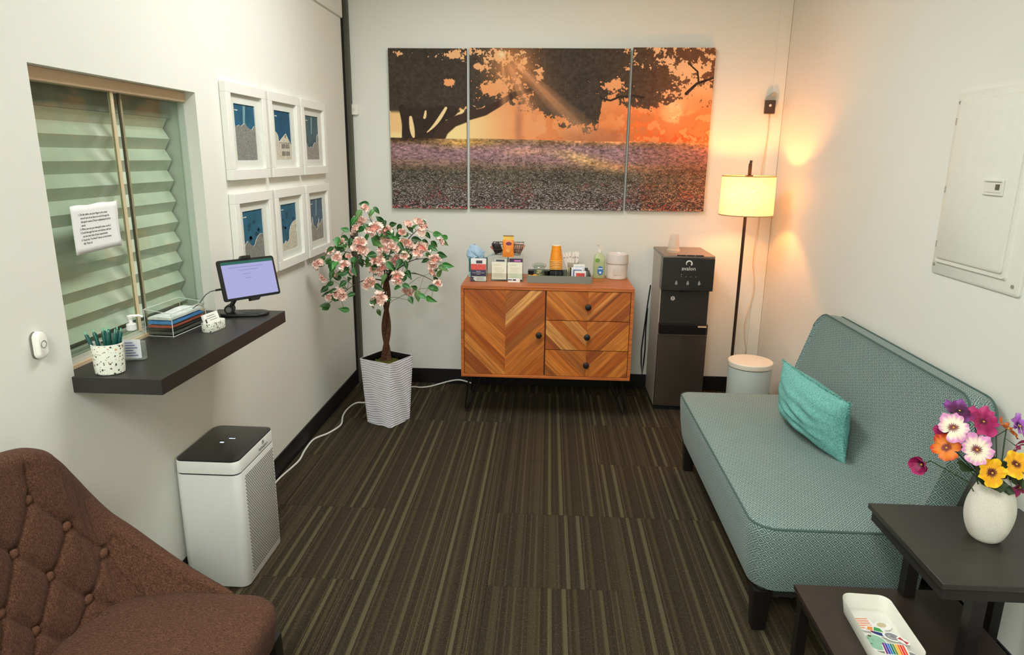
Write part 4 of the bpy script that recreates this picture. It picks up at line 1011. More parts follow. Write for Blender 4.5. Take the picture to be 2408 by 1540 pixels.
for k, (x, y, c, c2, h_, lab) in enumerate(((-.058, .02, (186, 180, 92), (210, 204, 140), .074, 'olive-yellow tea packet at the left of the packet bin'), (.006, .030, (236, 232, 224), (196, 200, 216), .094, 'tallest white tea packet at the back of the packet bin'), (-.006, .005, (238, 238, 238), (110, 124, 168), .078, 'white and blue tea packet in the middle of the packet bin'), (.012, -.030, (240, 230, 222), (206, 70, 62), .062, 'red and white tea packet at the front of the packet bin'), (.056, .0, (60, 54, 50), (130, 124, 112), .070, 'dark packet at the right of the packet bin'))):
    wq = .036 if 0 < k < 4 else .006
    pk = thing('tea_packet', lab, 'tea packet', (.195 + x, 4.225 + y, ZT + .009)); pk.rotation_euler = (-.12, 0, 0)
    part('paper_pack', MB().box(-wq, wq, -.004, .004, 0, h_), plain('packet_%d' % k, c, .6, noise=.08), pk, bevel=.001)
    part('packet_print', MB().box(-wq * .72, wq * .78, -.0046, -.004, .004, h_ - .014), plain('packet_print_%d' % k, c2, .6, noise=.25, nscale=90), pk)
    if k == 3: text('TEA', .013, plain('dark_red', (110, 24, 24), .6), pk, (.002, -.0048, .018), RB, 'lettering')
so = thing('pump_soap_bottle', 'clear green hand gel pump bottle with blue label right of the grey tray', 'bottle', (.335, 4.362, ZT))
Bt = rect(-.038, .038, -.022, .022, .018, 5)
part('bottle_body', MB().loft([[(p[0] * k_, p[1] * k_, z) for p in Bt] for z, k_ in ((0, .9), (.004, 1), (.12, 1), (.145, .86), (.158, .45), (.164, .34))]), milky('pale_green_plastic', (206, 216, 160), .55), so)
part('gel', MB().loft([[(p[0] * .93, p[1] * .9, z) for p in Bt] for z in (.003, .115)]), milky('green_gel', (196, 214, 150), .5), so)
part('front_label', MB().lathe([(.019, 0), (.019, .001)], 24, sx=1, sy=1.55).xf(Matrix.Translation((.006, -.0225, .052)) @ Matrix.Rotation(PI / 2, 4, 'X')), plain('label_blue', (52, 120, 186), .4), so)
part('label_emblem', MB().lathe([(.007, 0), (.007, .0005)], 20).xf(Matrix.Translation((.006, -.0237, .040)) @ Matrix.Rotation(PI / 2, 4, 'X')).box(-.008, .02, -.0242, -.0236, .062, .068), white, so)
part('leaf_print', MB().lathe([(.016, 0), (.016, .001)], 20, sx=1, sy=.8).xf(Matrix.Translation((-.014, -.0225, .118)) @ Matrix.Rotation(PI / 2, 4, 'X')), plain('leaf_print', (120, 160, 66), .5), so)
part('pump', MB().lathe([(.012, .164), (.013, .178), (.006, .182), (.005, .200)], 18).tube([(0, 0, .2), (-.004, 0, .212), (-.020, -.01, .222)], [.009, .009, .005], 8), plain('pump_cream', (238, 232, 214), .4), so)
cnn = thing('white_canister', 'white lidded plastic canister at the right end of the sideboard', 'canister', (.450, 4.375, ZT))
part('drum', MB().lathe([(.062, 0), (.066, .004), (.068, .098), (.066, .100)], 36), plain('canister_white', (226, 216, 204), .35, noise=.05, nscale=30), cnn)
part('lid', MB().lathe([(.070, .100), (.071, .104), (.069, .158), (.064, .162), (.058, .160), (.052, .150), (.02, .147)], 36), milky('canister_lid', (230, 222, 214), .92), cnn)
part('lid_line', MB().lathe([(.0715, .0985), (.0715, .1015)], 36), plain('seam_grey', (170, 160, 150), .5), cnn)
part('label_panel', MB().box(-.03, .02, -.0688, -.0678, .03, .07), plain('canister_print', (206, 198, 186), .6), cnn)

# ================================================================== WATER COOLER
wcx, wcy = .872, 4.42
wk = thing('water_cooler', 'black and dark steel water cooler standing between sideboard and floor lamp', 'water cooler', (wcx, wcy, 0))
GBK = plain('cooler_black', (40, 35, 32), .28, noise=.1)
SIDE = plain('cooler_side', (184, 177, 162), .45, noise=.06)
SST = plain('dark_steel', (96, 84, 76), .38, .75, noise=.1, nscale=8)
hw = .158
def WK(x0, x1, y0, y1, z0, z1): return MB().box(x0, x1, y0 - wcy, y1 - wcy, z0, z1)
part('cabinet', WK(-hw + .003, hw - .003, 4.26, 4.625, .02, 1.005), SIDE, wk, bevel=.006)
part('top_cover', WK(-hw, hw, 4.205, 4.628, 1.003, 1.020), plain('cooler_top', (126, 112, 98), .35, noise=.08), wk, bevel=.005)
m = MB().prism(rect(-hw, hw, 4.200 - wcy, 4.300 - wcy, .006), .80, 1.004)
part('control_panel', m, GBK, wk, bevel=.004)
part('top_vents', WK(-.075, -.022, 4.200, 4.212, 1.018, 1.0235).box(-.016, .030, 4.200 - wcy, 4.212 - wcy, 1.018, 1.0235).box(.036, .085, 4.200 - wcy, 4.212 - wcy, 1.018, 1.0235), black, wk)
part('alcove_panel', WK(-hw + .008, hw - .010, 4.252, 4.27, .58, .802), plain('alcove_black', (44, 37, 32), .35), wk)
m = MB().prism(rect(-hw + .004, hw - .006, 4.205 - wcy, 4.275 - wcy, (.02, .02, .002, .002)), .518, .582)
part('drip_tray', m, plain('tray_gloss', (26, 22, 21), .15), wk, bevel=.004)
part('tray_badge', WK(.085, .138, 4.2035, 4.2065, .568, .576), plain('badge_cream', (236, 196, 150), .3), wk)
m = MB()
pl = [(-hw + .004, 4.262 - wcy)] + [(-hw + .004 + (2 * hw - .008) * i / 12, 4.236 - wcy - .012 * math.sin(PI * i / 12)) for i in range(13)] + [(hw - .004, 4.262 - wcy)]
m.prism(pl, .03, .516); part('steel_door', m, SST, wk, bevel=.003)
part('door_top_edge', MB().prism([(p[0], p[1] - .0008) for p in pl], .510, .517), plain('door_edge', (170, 156, 138), .3, .6), wk)
part('plinth', WK(-hw + .008, hw - .008, 4.25, 4.62, 0, .03), black, wk)
lg = plain('panel_print_white', (228, 222, 214), .5); lg2 = plain('panel_print_grey', (150, 142, 134), .5)
text('avalon', .034, lg, wk, (.0, 4.1995 - wcy, .930), RB, 'logo_lettering')
m = MB(); R1 = .017
m.tube([(R1 * math.cos(a), 4.1993 - wcy, .972 + R1 * math.sin(a) * .95) for a in [math.radians(215 - k * 12) for k in range(22)]], [.0015 + .003 * min(1, k / 6) for k in range(22)], 6)
part('logo_emblem', m, lg, wk)
for x in (-.07, 0, .07):
    m = MB(); m.loft([[(x + r_ * math.cos(a), 4.1998 - wcy - h, .846 + r_ * math.sin(a) + (.012 * max(0, math.sin(a)) ** 3 if r_ > .003 else 0)) for a in [2 * PI * i / 16 for i in range(16)]] for h, r_ in ((0, .008), (.0008, .008))])
    part('drop_icon', m, lg2, wk)
part('indicator_marks', MB().box(-.045, -.040, 4.1992 - wcy, 4.2002 - wcy, .888, .892).box(-.045, -.040, 4.1992 - wcy, 4.2002 - wcy, .900, .906).box(-.016, -.010, 4.1992 - wcy, 4.2002 - wcy, .888, .892).box(.014, .020, 4.1992 - wcy, 4.2002 - wcy, .888, .892).box(.044, .049, 4.1992 - wcy, 4.2002 - wcy, .888, .892), lg2, wk)
part('round_sticker', MB().cyl((-.075, 4.2525 - wcy, .742), (-.075, 4.2505 - wcy, .742), .0135, 24), plain('sticker_white', (222, 208, 196), .5), wk)
part('sticker_mark', MB().box(-.079, -.071, 4.2498 - wcy, 4.2506 - wcy, .734, .750), lg2, wk)
part('spout', MB().box(-.03, .03, 4.22 - wcy, 4.255 - wcy, .786, .802), black, wk)
part('power_cord', MB().tube([(-.165, 4.60 - wcy, .76), (-.178, 4.60 - wcy, .62), (-.190, 4.60 - wcy, .45), (-.200, 4.605 - wcy, .30), (-.196, 4.605 - wcy, .20), (-.186, 4.605 - wcy, .115), (-.180, 4.605 - wcy, .2), (-.176, 4.60 - wcy, .30), (-.180, 4.60 - wcy, .45), (-.176, 4.60 - wcy, .6)], .0045, 7), black, wk, label='black power cord looping down beside the cooler')
cp2 = None
for k in range(3):
    loc = (.800, 4.36, 1.0205 + k * .007)
    if cp2 is None:
        cp2 = thing('clear_cup', 'lowest upside-down clear plastic cup on top of the water cooler', 'cup', loc, 0, 'clear cups stacked on the cooler')
        part('cup_wall', MB().lathe([(.040, 0), (.040, .003), (.037, .004), (.027, .098), (.026, .1), (.002, .098)], 26, cap0=False), milky('clear_cup_plastic', (244, 226, 204), .22), cp2)
        part('cup_rim', MB().tube([(.040 * math.cos(a), .040 * math.sin(a), .002) for a in [2 * PI * i / 26 for i in range(27)]], .0016, 5, False), milky('clear_cup_rim', (250, 236, 214), .6), cp2)
    else: dup(cp2, loc, label=('', 'middle upside-down clear plastic cup on the water cooler', 'topmost upside-down clear plastic cup on the water cooler')[k])

# ================================================================== FLOOR LAMP
lp = thing('floor_lamp', 'dark bronze floor lamp with a glowing linen drum shade in the corner', 'lamp', (LAMPX, LAMPY, 0))
BRZ = plain('dark_bronze', (56, 40, 30), .4, .5)
part('base', MB().lathe([(.110, 0), (.112, .004), (.110, .014), (.02, .020), (.012, .03)], 36), BRZ, lp)
part('pole', MB().cyl((0, 0, .02), (0, 0, 1.34), .0095, 14), BRZ, lp)
SHD = mk_shade()
sh_ = part('lamp_shade', MB().lathe([(.160, 1.268), (.156, 1.500)], 56, cap0=False, cap1=False), SHD, lp, label='glowing cream linen drum shade')
part('shade_trim', MB().tube([(.160 * math.cos(a), .160 * math.sin(a), 1.269) for a in [2 * PI * i / 56 for i in range(57)]], .0028, 5, False).tube([(.1565 * math.cos(a), .1565 * math.sin(a), 1.500) for a in [2 * PI * i / 56 for i in range(57)]], .0028, 5, False), plain('trim_tan', (170, 140, 96), .6), lp)
part('spider', MB().cyl((-.156, 0, 1.488), (.156, 0, 1.488), .002, 6).cyl((0, -.156, 1.488), (0, .156, 1.488), .002, 6).cyl((0, 0, 1.34), (0, 0, 1.36), .018, 16), BRZ, lp)
part('harp', MB().tube([(0, 0, 1.35), (.045, 0, 1.37), (.055, 0, 1.42), (.03, 0, 1.475), (0, 0, 1.49), (-.03, 0, 1.475), (-.055, 0, 1.42), (-.045, 0, 1.37), (0, 0, 1.35)], .002, 6), BRZ, lp)
part('finial', MB().box(-.020, .018, -.02, .02, 1.488, 1.506).box(-.008, .010, -.006, .006, 1.506, 1.572).cyl((.001, 0, 1.57), (.005, 0, 1.592), .008, 10), BRZ, lp)
BULB = 460
part('bulb', MB().sphere((0, 0, 1.405), .028, 16, 10, 1, 1, 1.2), emis('bulb_glow', (255, 160, 84), BULB), lp)

# ================================================================== TRASH CAN
tc = thing('trash_can', 'pale grey round bin with a cream lid beside the lamp behind the sofa', 'trash can', (1.240, 4.00, 0))
part('drum', MB().lathe([(.118, 0), (.120, .004), (.127, .385), (.126, .387)], 48), plain('bin_pale_grey', (186, 196, 190), .45), tc)
part('gap_ring', MB().lathe([(.1245, .384), (.1245, .393)], 48), black, tc, label='black gap under the lid')
part('lid', MB().lathe([(.131, .392), (.132, .396), (.131, .418), (.126, .423), (.06, .426)], 48), plain('bin_cream', (238, 230, 212), .4), tc, label='cream flat lid')

# ================================================================== FLOWERING TREE
TX, TY = -.958, 3.905
pot = thing('planter_pot', 'tall square tapered white planter with wavy ridges in the left corner', 'planter', (TX, TY, 0), math.radians(63.5))
POT = plain('pot_white', (222, 220, 226), .38, noise=.03)
h0, h1, PH = .096, .117, .412
m = MB(); NS, NZ = 30, 200
def potring(z, inset=0, wave=True):
    ring = []
    s_ = h0 + (h1 - h0) * z / PH - inset
    for q in range(4):
        for k in range(NS):
            u = -1 + 2 * k / NS
            cr = .016; uu = u * s_
            dd_ = 0
            if wave:
                ph = z * 2 * PI / .0148 + 2.3 * math.sin(u * 2.6 + q * 1.9 + z * 7) + 1.1 * math.sin(u * 6.1 + z * 19 + q)
                dd_ = .0034 * (1 - abs(math.sin(ph * .5)) * 1.6) * min(1, (1 - abs(u)) * 5 + .35)
            e = max(0, abs(uu) - (s_ - cr)); n_ = s_ - cr + math.sqrt(max(0, cr * cr - e * e)) + dd_
            p = (n_, uu)
            a = q * PI / 2; ring.append((p[0] * math.cos(a) - p[1] * math.sin(a), p[0] * math.sin(a) + p[1] * math.cos(a), z))
    return ring
rings = [potring(.0, .004, False)] + [potring(PH * (k + .5) / NZ) for k in range(NZ)] + [potring(PH, 0, False), potring(PH, .006, False), potring(PH - .05, .008, False)]
m.loft(rings, True, False)
part('pot_wall', m, POT, pot)
part('inner_lining', MB().loft([potring(PH - .002, .0062, False), potring(PH - .05, .0085, False)], False, False), black, pot)
part('soil', MB().loft([potring(PH - .032, .008, False)], False, True).loft([potring(PH - .04, .008, False), potring(PH - .032, .008, False)]), plain('soil_brown', (44, 34, 28), .95, noise=.5, nscale=90, bump=1), pot)
m = MB(); r = random.Random(4)
for k in range(420):
    a = r.uniform(0, 2 * PI); d_ = r.uniform(.012, .080) * (1 if r.random() < .8 else .8); z = PH - .033 + .012 * (1 - d_ / .085)
    x, y = d_ * math.cos(a), d_ * math.sin(a); h_ = r.uniform(.006, .016); b = r.uniform(0, PI)
    c, s_ = math.cos(b) * .0022, math.sin(b) * .0022; lx, ly = r.uniform(-.008, .008), r.uniform(-.008, .008)
    m.add([(x - c, y - s_, z), (x + c, y + s_, z), (x + lx, y + ly, z + h_)], [(0, 1, 2)])
m.lathe([(.082, PH - .033), (.05, PH - .024), (.01, PH - .020)], 20)
part('moss', m, plain('moss_olive', (96, 96, 26), .95, noise=.4, nscale=160), pot, smooth=False, kind='stuff')

BL = [ (-1.028,3.827,1.304,0.025),(-1.047,3.767,1.226,0.034),(-1.143,4.023,1.167,0.028),(-0.935,3.644,1.210,0.034),(-0.914,3.755,1.187,0.034),(-1.146,3.706,1.121,0.025),(-1.291,3.883,1.051,0.025),(-1.277,3.677,1.005,0.028),(-1.003,3.588,1.108,0.042),(-1.104,3.699,1.043,0.020),(-1.144,3.628,1.052,0.025),(-1.089,3.569,1.020,0.025),(-1.253,3.713,0.925,0.025),(-1.128,3.622,0.845,0.034),(-1.231,3.714,0.811,0.020),(-0.894,3.763,1.106,0.034),(-0.826,3.599,1.116,0.028),(-0.816,3.759,1.176,0.022),(-0.776,3.753,1.226,0.025),(-0.701,3.745,1.210,0.039),(-0.780,3.727,1.125,0.031),(-0.704,3.745,1.087,0.039),(-0.642,4.025,1.097,0.025),(-0.645,3.832,1.013,0.036),(-0.712,4.100,0.897,0.028),(-0.620,3.765,0.892,0.022),(-0.926,3.680,1.031,0.031),(-0.917,3.709,0.983,0.034),(-0.970,3.698,0.977,0.022),(-0.979,3.674,0.907,0.031),(-0.910,3.596,0.837,0.036),(-0.822,3.642,0.950,0.031),(-0.856,3.750,1.015,0.031),(-0.841,4.012,0.787,0.031),(-0.780,3.660,1.064,0.022),(-0.911,3.700,1.095,0.028),(-1.180,4.029,0.905,0.020),(-1.275,3.994,0.889,0.022) ]
LV = [ (-1.036,3.702,1.280),(-0.965,3.699,1.288),(-0.997,4.034,1.221),(-0.887,3.673,1.230),(-1.054,3.662,1.245),(-0.977,3.643,1.215),(-1.081,4.022,1.123),(-1.097,3.728,1.119),(-0.933,3.543,1.080),(-1.075,3.986,1.107),(-1.142,3.997,1.085),(-1.122,3.720,1.193),(-1.112,3.988,0.967),(-1.060,3.649,1.026),(-0.886,4.024,1.178),(-0.854,4.054,1.130),(-0.839,3.771,1.137),(-0.799,4.111,1.097),(-0.757,4.180,1.076),(-0.725,4.084,1.129),(-0.628,3.857,1.162),(-0.644,3.778,1.090),(-0.721,4.085,1.008),(-0.811,4.105,1.078),(-0.862,4.209,0.974),(-0.776,3.678,1.009),(-0.889,4.078,1.019),(-0.967,4.058,0.993),(-0.967,4.197,0.889),(-1.022,3.994,0.908),(-0.917,3.620,0.893),(-0.897,3.659,0.933),(-0.814,3.626,0.892),(-0.765,3.624,0.902),(-0.779,3.762,0.943),(-0.898,4.182,0.844),(-0.938,3.571,0.817),(-1.012,3.975,0.667),(-0.752,3.673,0.812),(-0.695,3.721,0.826),(-0.653,3.748,0.805),(-0.697,4.086,0.803),(-0.597,3.848,0.967),(-0.563,3.794,0.993),(-0.605,3.862,1.042),(-0.732,3.767,0.819),(-1.135,3.672,0.752),(-1.294,3.732,0.755),(-1.265,3.739,0.741),(-1.172,3.608,0.868),(-1.272,3.841,0.863),(-1.276,3.734,0.851),(-1.200,3.705,0.978),(-1.110,3.584,0.975),(-1.120,3.624,0.907),(-1.212,3.700,1.015),(-1.256,3.701,1.027),(-1.185,3.637,1.092),(-1.185,3.643,0.951),(-1.222,3.926,1.060),(-1.083,3.629,0.931),(-1.078,3.618,0.847),(-1.282,3.783,0.809),(-1.092,3.626,0.993),(-1.142,4.156,1.010),(-0.967,3.758,1.136),(-0.932,3.692,1.120),(-0.873,3.734,1.159),(-0.953,4.107,1.142),(-0.992,3.763,1.172),(-0.835,4.150,1.038),(-0.812,3.663,1.017),(-0.840,3.571,1.019),(-0.918,3.745,1.015),(-0.958,3.704,0.995),(-0.692,4.121,1.071),(-0.790,3.630,1.119),(-0.955,4.200,1.084),(-0.991,4.038,1.116),(-1.129,3.690,1.111),(-1.136,3.616,1.138) ]
tr = thing('flowering_tree', 'artificial standard tree with braided trunk, green leaves and pink blossoms in the white planter', 'tree', (TX, TY, PH - .03))
def tl_(p): return (p[0] - TX, p[1] - TY, p[2] - (PH - .03))
BARK = mk_felt('bark_brown', srgb(60, 38, 26), srgb(88, 58, 40), srgb(112, 78, 56), 120)
topz = .50
for s_ in (0, 1):
    pts = []; rad = []
    for k in range(30):
        t = k / 29; z = -.005 + (topz) * t; a = s_ * PI + t * 7.6; R_ = .0135 * (1 if t < .85 else 1 - (t - .85) * 3)
        pts.append((R_ * math.cos(a) + .018 * t - .004, R_ * math.sin(a), z)); rad.append(.0175 - .006 * t if t > .06 else .024)
    part('trunk_strand', MB().tube(pts, rad, 10), BARK, tr)
BR = plain('twig_brown', (84, 60, 44), .8)
crown = Vector((.012, 0, topz - .01))
r = random.Random(12)
groups = []
BL = [(max(-1.262, b[0]),) + tuple(b[1:]) for b in BL]; LV = [(max(-1.262, b[0]),) + tuple(b[1:]) for b in LV]
PTS = [Vector(tl_(b)) for b in BL] + [Vector(tl_(l)) for l in LV]
seeds = [Vector(tl_(BL[i])) for i in (0, 3, 6, 8, 13, 11, 19, 21, 23, 25, 31, 33, 30, 16, 5, 29)]
mains = []
for sd in seeds:
    mid = crown + (sd - crown) * .5 + Vector((0, 0, .09 + .04 * r.random())); pts = []
    for k in range(9):
        t = k / 8; p = (1 - t) ** 2 * crown + 2 * t * (1 - t) * mid + t * t * sd; pts.append(p)
    mains.append(pts); part('branch', MB().tube(pts, [.0048 - .0035 * k / 8 for k in range(9)], 6), BR, tr)
allp = [p for ps in mains for p in ps]
m = MB()
for p in PTS:
    q = min(allp, key=lambda a: (a - p).length + (0 if a.z < p.z + .04 else .03))
    md = (q + p) / 2 + Vector((r.uniform(-.01, .01), r.uniform(-.01, .01), .012))
    m.tube([q, md, p], [.0016, .0013, .0010], 4)
part('twigs', m, plain('twig_green', (96, 104, 60), .7), tr, kind='stuff')
# blossoms: three variants of ruffled double flower
def blossom_me(seed):
    r = random.Random(seed); m = MB()
    for fl_ in range(5):
        st_ = len(m.v); sc0 = r.uniform(.55, .72)
        for k in range(6):
            a = 2 * PI * k / 6 + r.uniform(-.22, .22); tt = r.uniform(.15, .75); c, s_ = math.cos(a), math.sin(a); L = sc0 * r.uniform(.85, 1.1); w_ = .50
            V = []; nu, nv = 5, 5
            for i in range(nu):
                u = i / (nu - 1)
                for j in range(nv):
                    v_ = -1 + 2 * j / (nv - 1); wd = w_ * L * math.sin(PI * (.10 + .72 * u)) ** .8
                    rr = L * u * math.cos(tt * (.4 + .8 * u)); z = L * u * math.sin(tt * (.4 + .8 * u)) + .09 * L * math.sin(v_ * 5 + k * 2 + seed) * u
                    if i == nu - 1: rr *= .84 + .16 * math.cos(v_ * 4 + k)
                    V.append((rr * c - wd * v_ * s_, rr * s_ + wd * v_ * c, z))
            m.add(V, [(i * nv + j, (i + 1) * nv + j, (i + 1) * nv + j + 1, i * nv + j + 1) for i in range(nu - 1) for j in range(nv - 1)])
        d_ = Vector((r.uniform(-1, 1), r.uniform(-1, 1), r.uniform(.3, 1.1))).normalized() if fl_ else Vector((0, 0, 1))
        off = Vector((d_.x, d_.y, d_.z * .35)) * (.55 if fl_ else .25)
        m.xf(Matrix.Translation(off) @ d_.to_track_quat('Z', 'Y').to_matrix().to_4x4(), st_)
    return m.mesh('blossom', PINK, True, 60, uv=False)
t = NT('blossom_pink'); v = t.obj()
ln = t.n('ShaderNodeVectorMath', operation='LENGTH'); t.l(v, ln.inputs[0])
c = t.ramp(t.math('ADD', ln.outputs['Value'], t.math('MULTIPLY', t.noise(v, 4, 3), .35)), [(.30, srgb(232, 142, 126)), (.66, srgb(250, 196, 178)), (1.0, srgb(255, 230, 216))])
t.l(c, t.b.inputs['Base Color']); t.b.inputs['Roughness'].default_value = .7; t.b.inputs['Subsurface Weight'].default_value = .0
PINK = t.m
bms = [blossom_me(s_) for s_ in (1, 2, 3, 4)]
for i, (x, y, z, s_) in enumerate(BL):
    p = Vector(tl_((x, y, z))); dirv = Vector((p.x * .9, p.y - .25, (p.z - .45) * .8 + .1)).normalized()
    dirv = (dirv + Vector((r.uniform(-.35, .35), r.uniform(-.3, .3), r.uniform(-.3, .3)))).normalized()
    o = put('blossom', bms[i % 4], tr, tuple(p)); o.rotation_euler = dirv.to_track_quat('Z', 'Y').to_euler(); o.scale = (s_ * 1.34,) * 3
    if s_ > .026:
        a = Vector((r.uniform(-1, 1), -.3, r.uniform(-1, 1))).normalized() * s_ * .75
        o = put('blossom', bms[(i + 1) % 4], tr, tuple(p + a)); o.rotation_euler = (dirv + a * 8).normalized().to_track_quat('Z', 'Y').to_euler(); o.scale = (s_ * 1.0,) * 3
t = NT('leaf_green'); rnd = t.n('ShaderNodeObjectInfo').outputs['Random']; v = t.obj()
sp = t.n('ShaderNodeSeparateXYZ'); t.l(v, sp.inputs[0])
base_ = t.ramp(rnd, [(0, srgb(22, 66, 26)), (.5, srgb(34, 96, 36)), (.82, srgb(52, 128, 48)), (1, srgb(96, 122, 66))])
vein = t.math('LESS_THAN', t.math('ABSOLUTE', sp.outputs[1]), .02)
t.l(t.mix(t.math('MULTIPLY', vein, .55), base_, srgb(140, 180, 110)), t.b.inputs['Base Color']); t.b.inputs['Roughness'].default_value = .45
LEAF = t.m
def leaf_me(bend, wd=.30, serr=0):
    V = []; nu, nv = 8, 5
    for i in range(nu):
        u = i / (nu - 1); w_ = wd * (math.sin(PI * u ** .72)) * (1 - .25 * u) + .004
        for j in range(nv):
            v_ = -1 + 2 * j / (nv - 1); V.append((u, v_ * w_, bend * u * (1 - u) - bend * .8 * u * u + .10 * abs(v_) * math.sin(PI * u)))
    return MB().add(V, [(i * nv + j, (i + 1) * nv + j, (i + 1) * nv + j + 1, i * nv + j + 1) for i in range(nu - 1) for j in range(nv - 1)]).mesh('leaf', LEAF, True, 80, uv=False)
lms = [leaf_me(.15), leaf_me(.35, .27), leaf_me(-.1, .33)]
def place_leaf(p, d_, s_, i, nhint=None):
    o = put('leaf', lms[i % 3], tr, tuple(p)); d_ = d_.normalized()
    nh_ = Vector((r.uniform(-.5, .5), -1, r.uniform(.0, 1.0))) if nhint is None else nhint
    y = nh_.cross(d_).normalized(); zc = d_.cross(y).normalized()
    o.rotation_euler = Matrix((d_, y, zc)).transposed().to_euler(); o.scale = (s_, s_, s_)
for i, l in enumerate(LV):
    p = Vector(tl_(l)); out = Vector((p.x, p.y * .3, -.10 + r.uniform(-.15, .12))) + Vector((r.uniform(-.2, .2), 0, r.uniform(-.12, .1)))
    s_ = r.uniform(.052, .074); d_ = out.normalized(); place_leaf(p - d_ * s_ * .5, out, s_, i)
k_ = 0
for i, (x, y, z, s_) in enumerate(BL):
    for q in range(2):
        p = Vector(tl_((x, y, z))) + Vector((r.uniform(-.05, .05), r.uniform(.0, .10), r.uniform(-.045, .045)))
        if p.length < .1 or p.x + TX < -1.25: continue
        out = Vector((r.uniform(-1, 1), r.uniform(-.4, .2), r.uniform(-.8, .5))); place_leaf(p, out, r.uniform(.045, .068), i + q)

# ================================================================== RIGHT WALL: breaker panel
PNL = plain('panel_cream_paint', (226, 226, 214), .45, noise=.02, nscale=30, bump=.1)
bp = thing('breaker_panel', 'cream-painted electrical breaker panel with a door on the right wall', 'electrical panel', (XR, 2.44, 1.19))
def BP(y0, y1, z0, z1): return rect(y0 - 2.44, y1 - 2.44, z0 - 1.19, z1 - 1.19, .012, 4)
m = MB(); P_ = BP(2.168, 2.672, 1.188, 1.842)
m.loft([[(x, p[0], p[1]) for p in q] for x, q in ((0, P_), (-.006, P_), (-.009, ins(P_, .004)))]); part('cover_plate', m, PNL, bp)
m = MB(); P_ = BP(2.236, 2.645, 1.232, 1.815)
m.loft([[(x, p[0], p[1]) for p in q] for x, q in ((-.008, ins(P_, -.006)), (-.012, ins(P_, -.002)), (-.0125, P_), (-.017, ins(P_, .002)))]); part('door_surround', m, PNL, bp)
m = MB(); P_ = BP(2.250, 2.636, 1.250, 1.806)
dr_ = m.loft([[(x, p[0], p[1]) for p in q] for x, q in ((-.014, P_), (-.0215, P_), (-.024, ins(P_, .004)))]); dd2 = part('panel_door', m, PNL, bp)
m = MB()
m.box(-.030, -.024, 2.312 - 2.44, 2.406 - 2.44, 1.538 - 1.19, 1.544 - 1.19).box(-.030, -.024, 2.312 - 2.44, 2.406 - 2.44, 1.494 - 1.19, 1.500 - 1.19).box(-.030, -.024, 2.305 - 2.44, 2.313 - 2.44, 1.494 - 1.19, 1.544 - 1.19).box(-.027, -.024, 2.313 - 2.44, 2.406 - 2.44, 1.503 - 1.19, 1.534 - 1.19)
lt_ = part('latch', m, PNL, dd2, bevel=.001)
part('latch_catch', MB().box(-.0285, -.026, 2.325 - 2.44, 2.345 - 2.44, 1.512 - 1.19, 1.530 - 1.19), plain('catch_dark', (96, 92, 78), .5), dd2)
for (y, z) in ((2.200, 1.218), (2.655, 1.222), (2.655, 1.806)):
    part('screw', MB().cyl((-.009, y - 2.44, z - 1.19), (-.0125, y - 2.44, z - 1.19), .006, 14), plain('screw_grey', (150, 146, 130), .5), bp)
for z in (1.74, 1.50, 1.30):
    part('hinge_tab', MB().box(-.0235, -.012, 2.634 - 2.44, 2.643 - 2.44, z - 1.19 - .012, z - 1.19 + .012), plain('hinge_grey', (178, 174, 156), .5), bp)

# ================================================================== SOFA
FAB = mk_weave('teal_diamond_jacquard', srgb(62, 86, 87), srgb(164, 184, 176), .036, 2)
PIPE = plain('piping_teal', (72, 96, 90), .8)
SX0, SX1, SY0, SY1 = .705, 1.225, 2.055, 3.405
so_ = thing('armless_sofa', 'armless grey-teal patterned settee with piping along the right wall', 'sofa', (1.08, 2.73, 0))
def SL(p): return (p[0] - 1.08, p[1] - 2.73, p[2])
def seatpoly(d, x1=SX1 + .06): return rect(SX0 - 1.08 + d, x1 - 1.08, SY0 - 2.73 + d, SY1 - 2.73 - d * .6, (.085, .02, .02, .05), 8)
m = MB(); rings = []
for z, d in ((.160, .036), (.164, .030), (.20, .020), (.28, .008), (.36, .002), (.400, .0), (.412, .003), (.418, .010)):
    rings.append([(p[0], p[1], z) for p in seatpoly(d)])
for k in range(1, 6):
    rings.append([(p[0], p[1], .418 + .010 * math.sin(k / 5 * PI / 2)) for p in scl(seatpoly(.010), 1 - .16 * k)])
m.loft(rings); part('seat', m, FAB, so_)
sp_ = seatpoly(.004); part('seat_piping', MB().tube([(p[0], p[1], .413) for p in sp_] + [(sp_[0][0], sp_[0][1], .413)], .0042, 6, False), PIPE, so_)
# backrest: slab whose face leans from (1.222,.40) to (1.372,.865)
def backface(off, grow=0, low=.30):
    """outline in (y, t) mapped on a leaning plane shifted back by off"""
    H_ = .865 - low; R_ = rect(SY0 + .030 - grow, SY1 - .02 + grow, 0, 1, .001, 1)
    pl = rect(SY0 + .03 - 2.73 - grow, SY1 - .015 - 2.73 + grow * .5, low, .862 + grow, (.004, .004, .075, .115), 10)
    out = []
    for (y, z) in pl:
        t = (z - .40) / .465; x = 1.222 + .150 * t - .012 * math.sin(PI * min(1, max(0, t))) + off * (1 - .12 * t)
        out.append((x - 1.08, y, z - off * .16))
    return out
m = MB(); m.loft([backface(.012, -.016), backface(.004, -.005), backface(.0, .0), backface(.012, .004), backface(.055, .008), backface(.088, .006), backface(.10, .0), backface(.104, -.012)])
part('backrest', m, FAB, so_)
bf = backface(.003, .003); part('back_piping', MB().tube([p for p in bf if p[2] > .42], .0042, 6), PIPE, so_)
bf = backface(.094, .007); part('rear_piping', MB().tube([p for p in bf if p[2] > .40], .0036, 6), PIPE, so_)
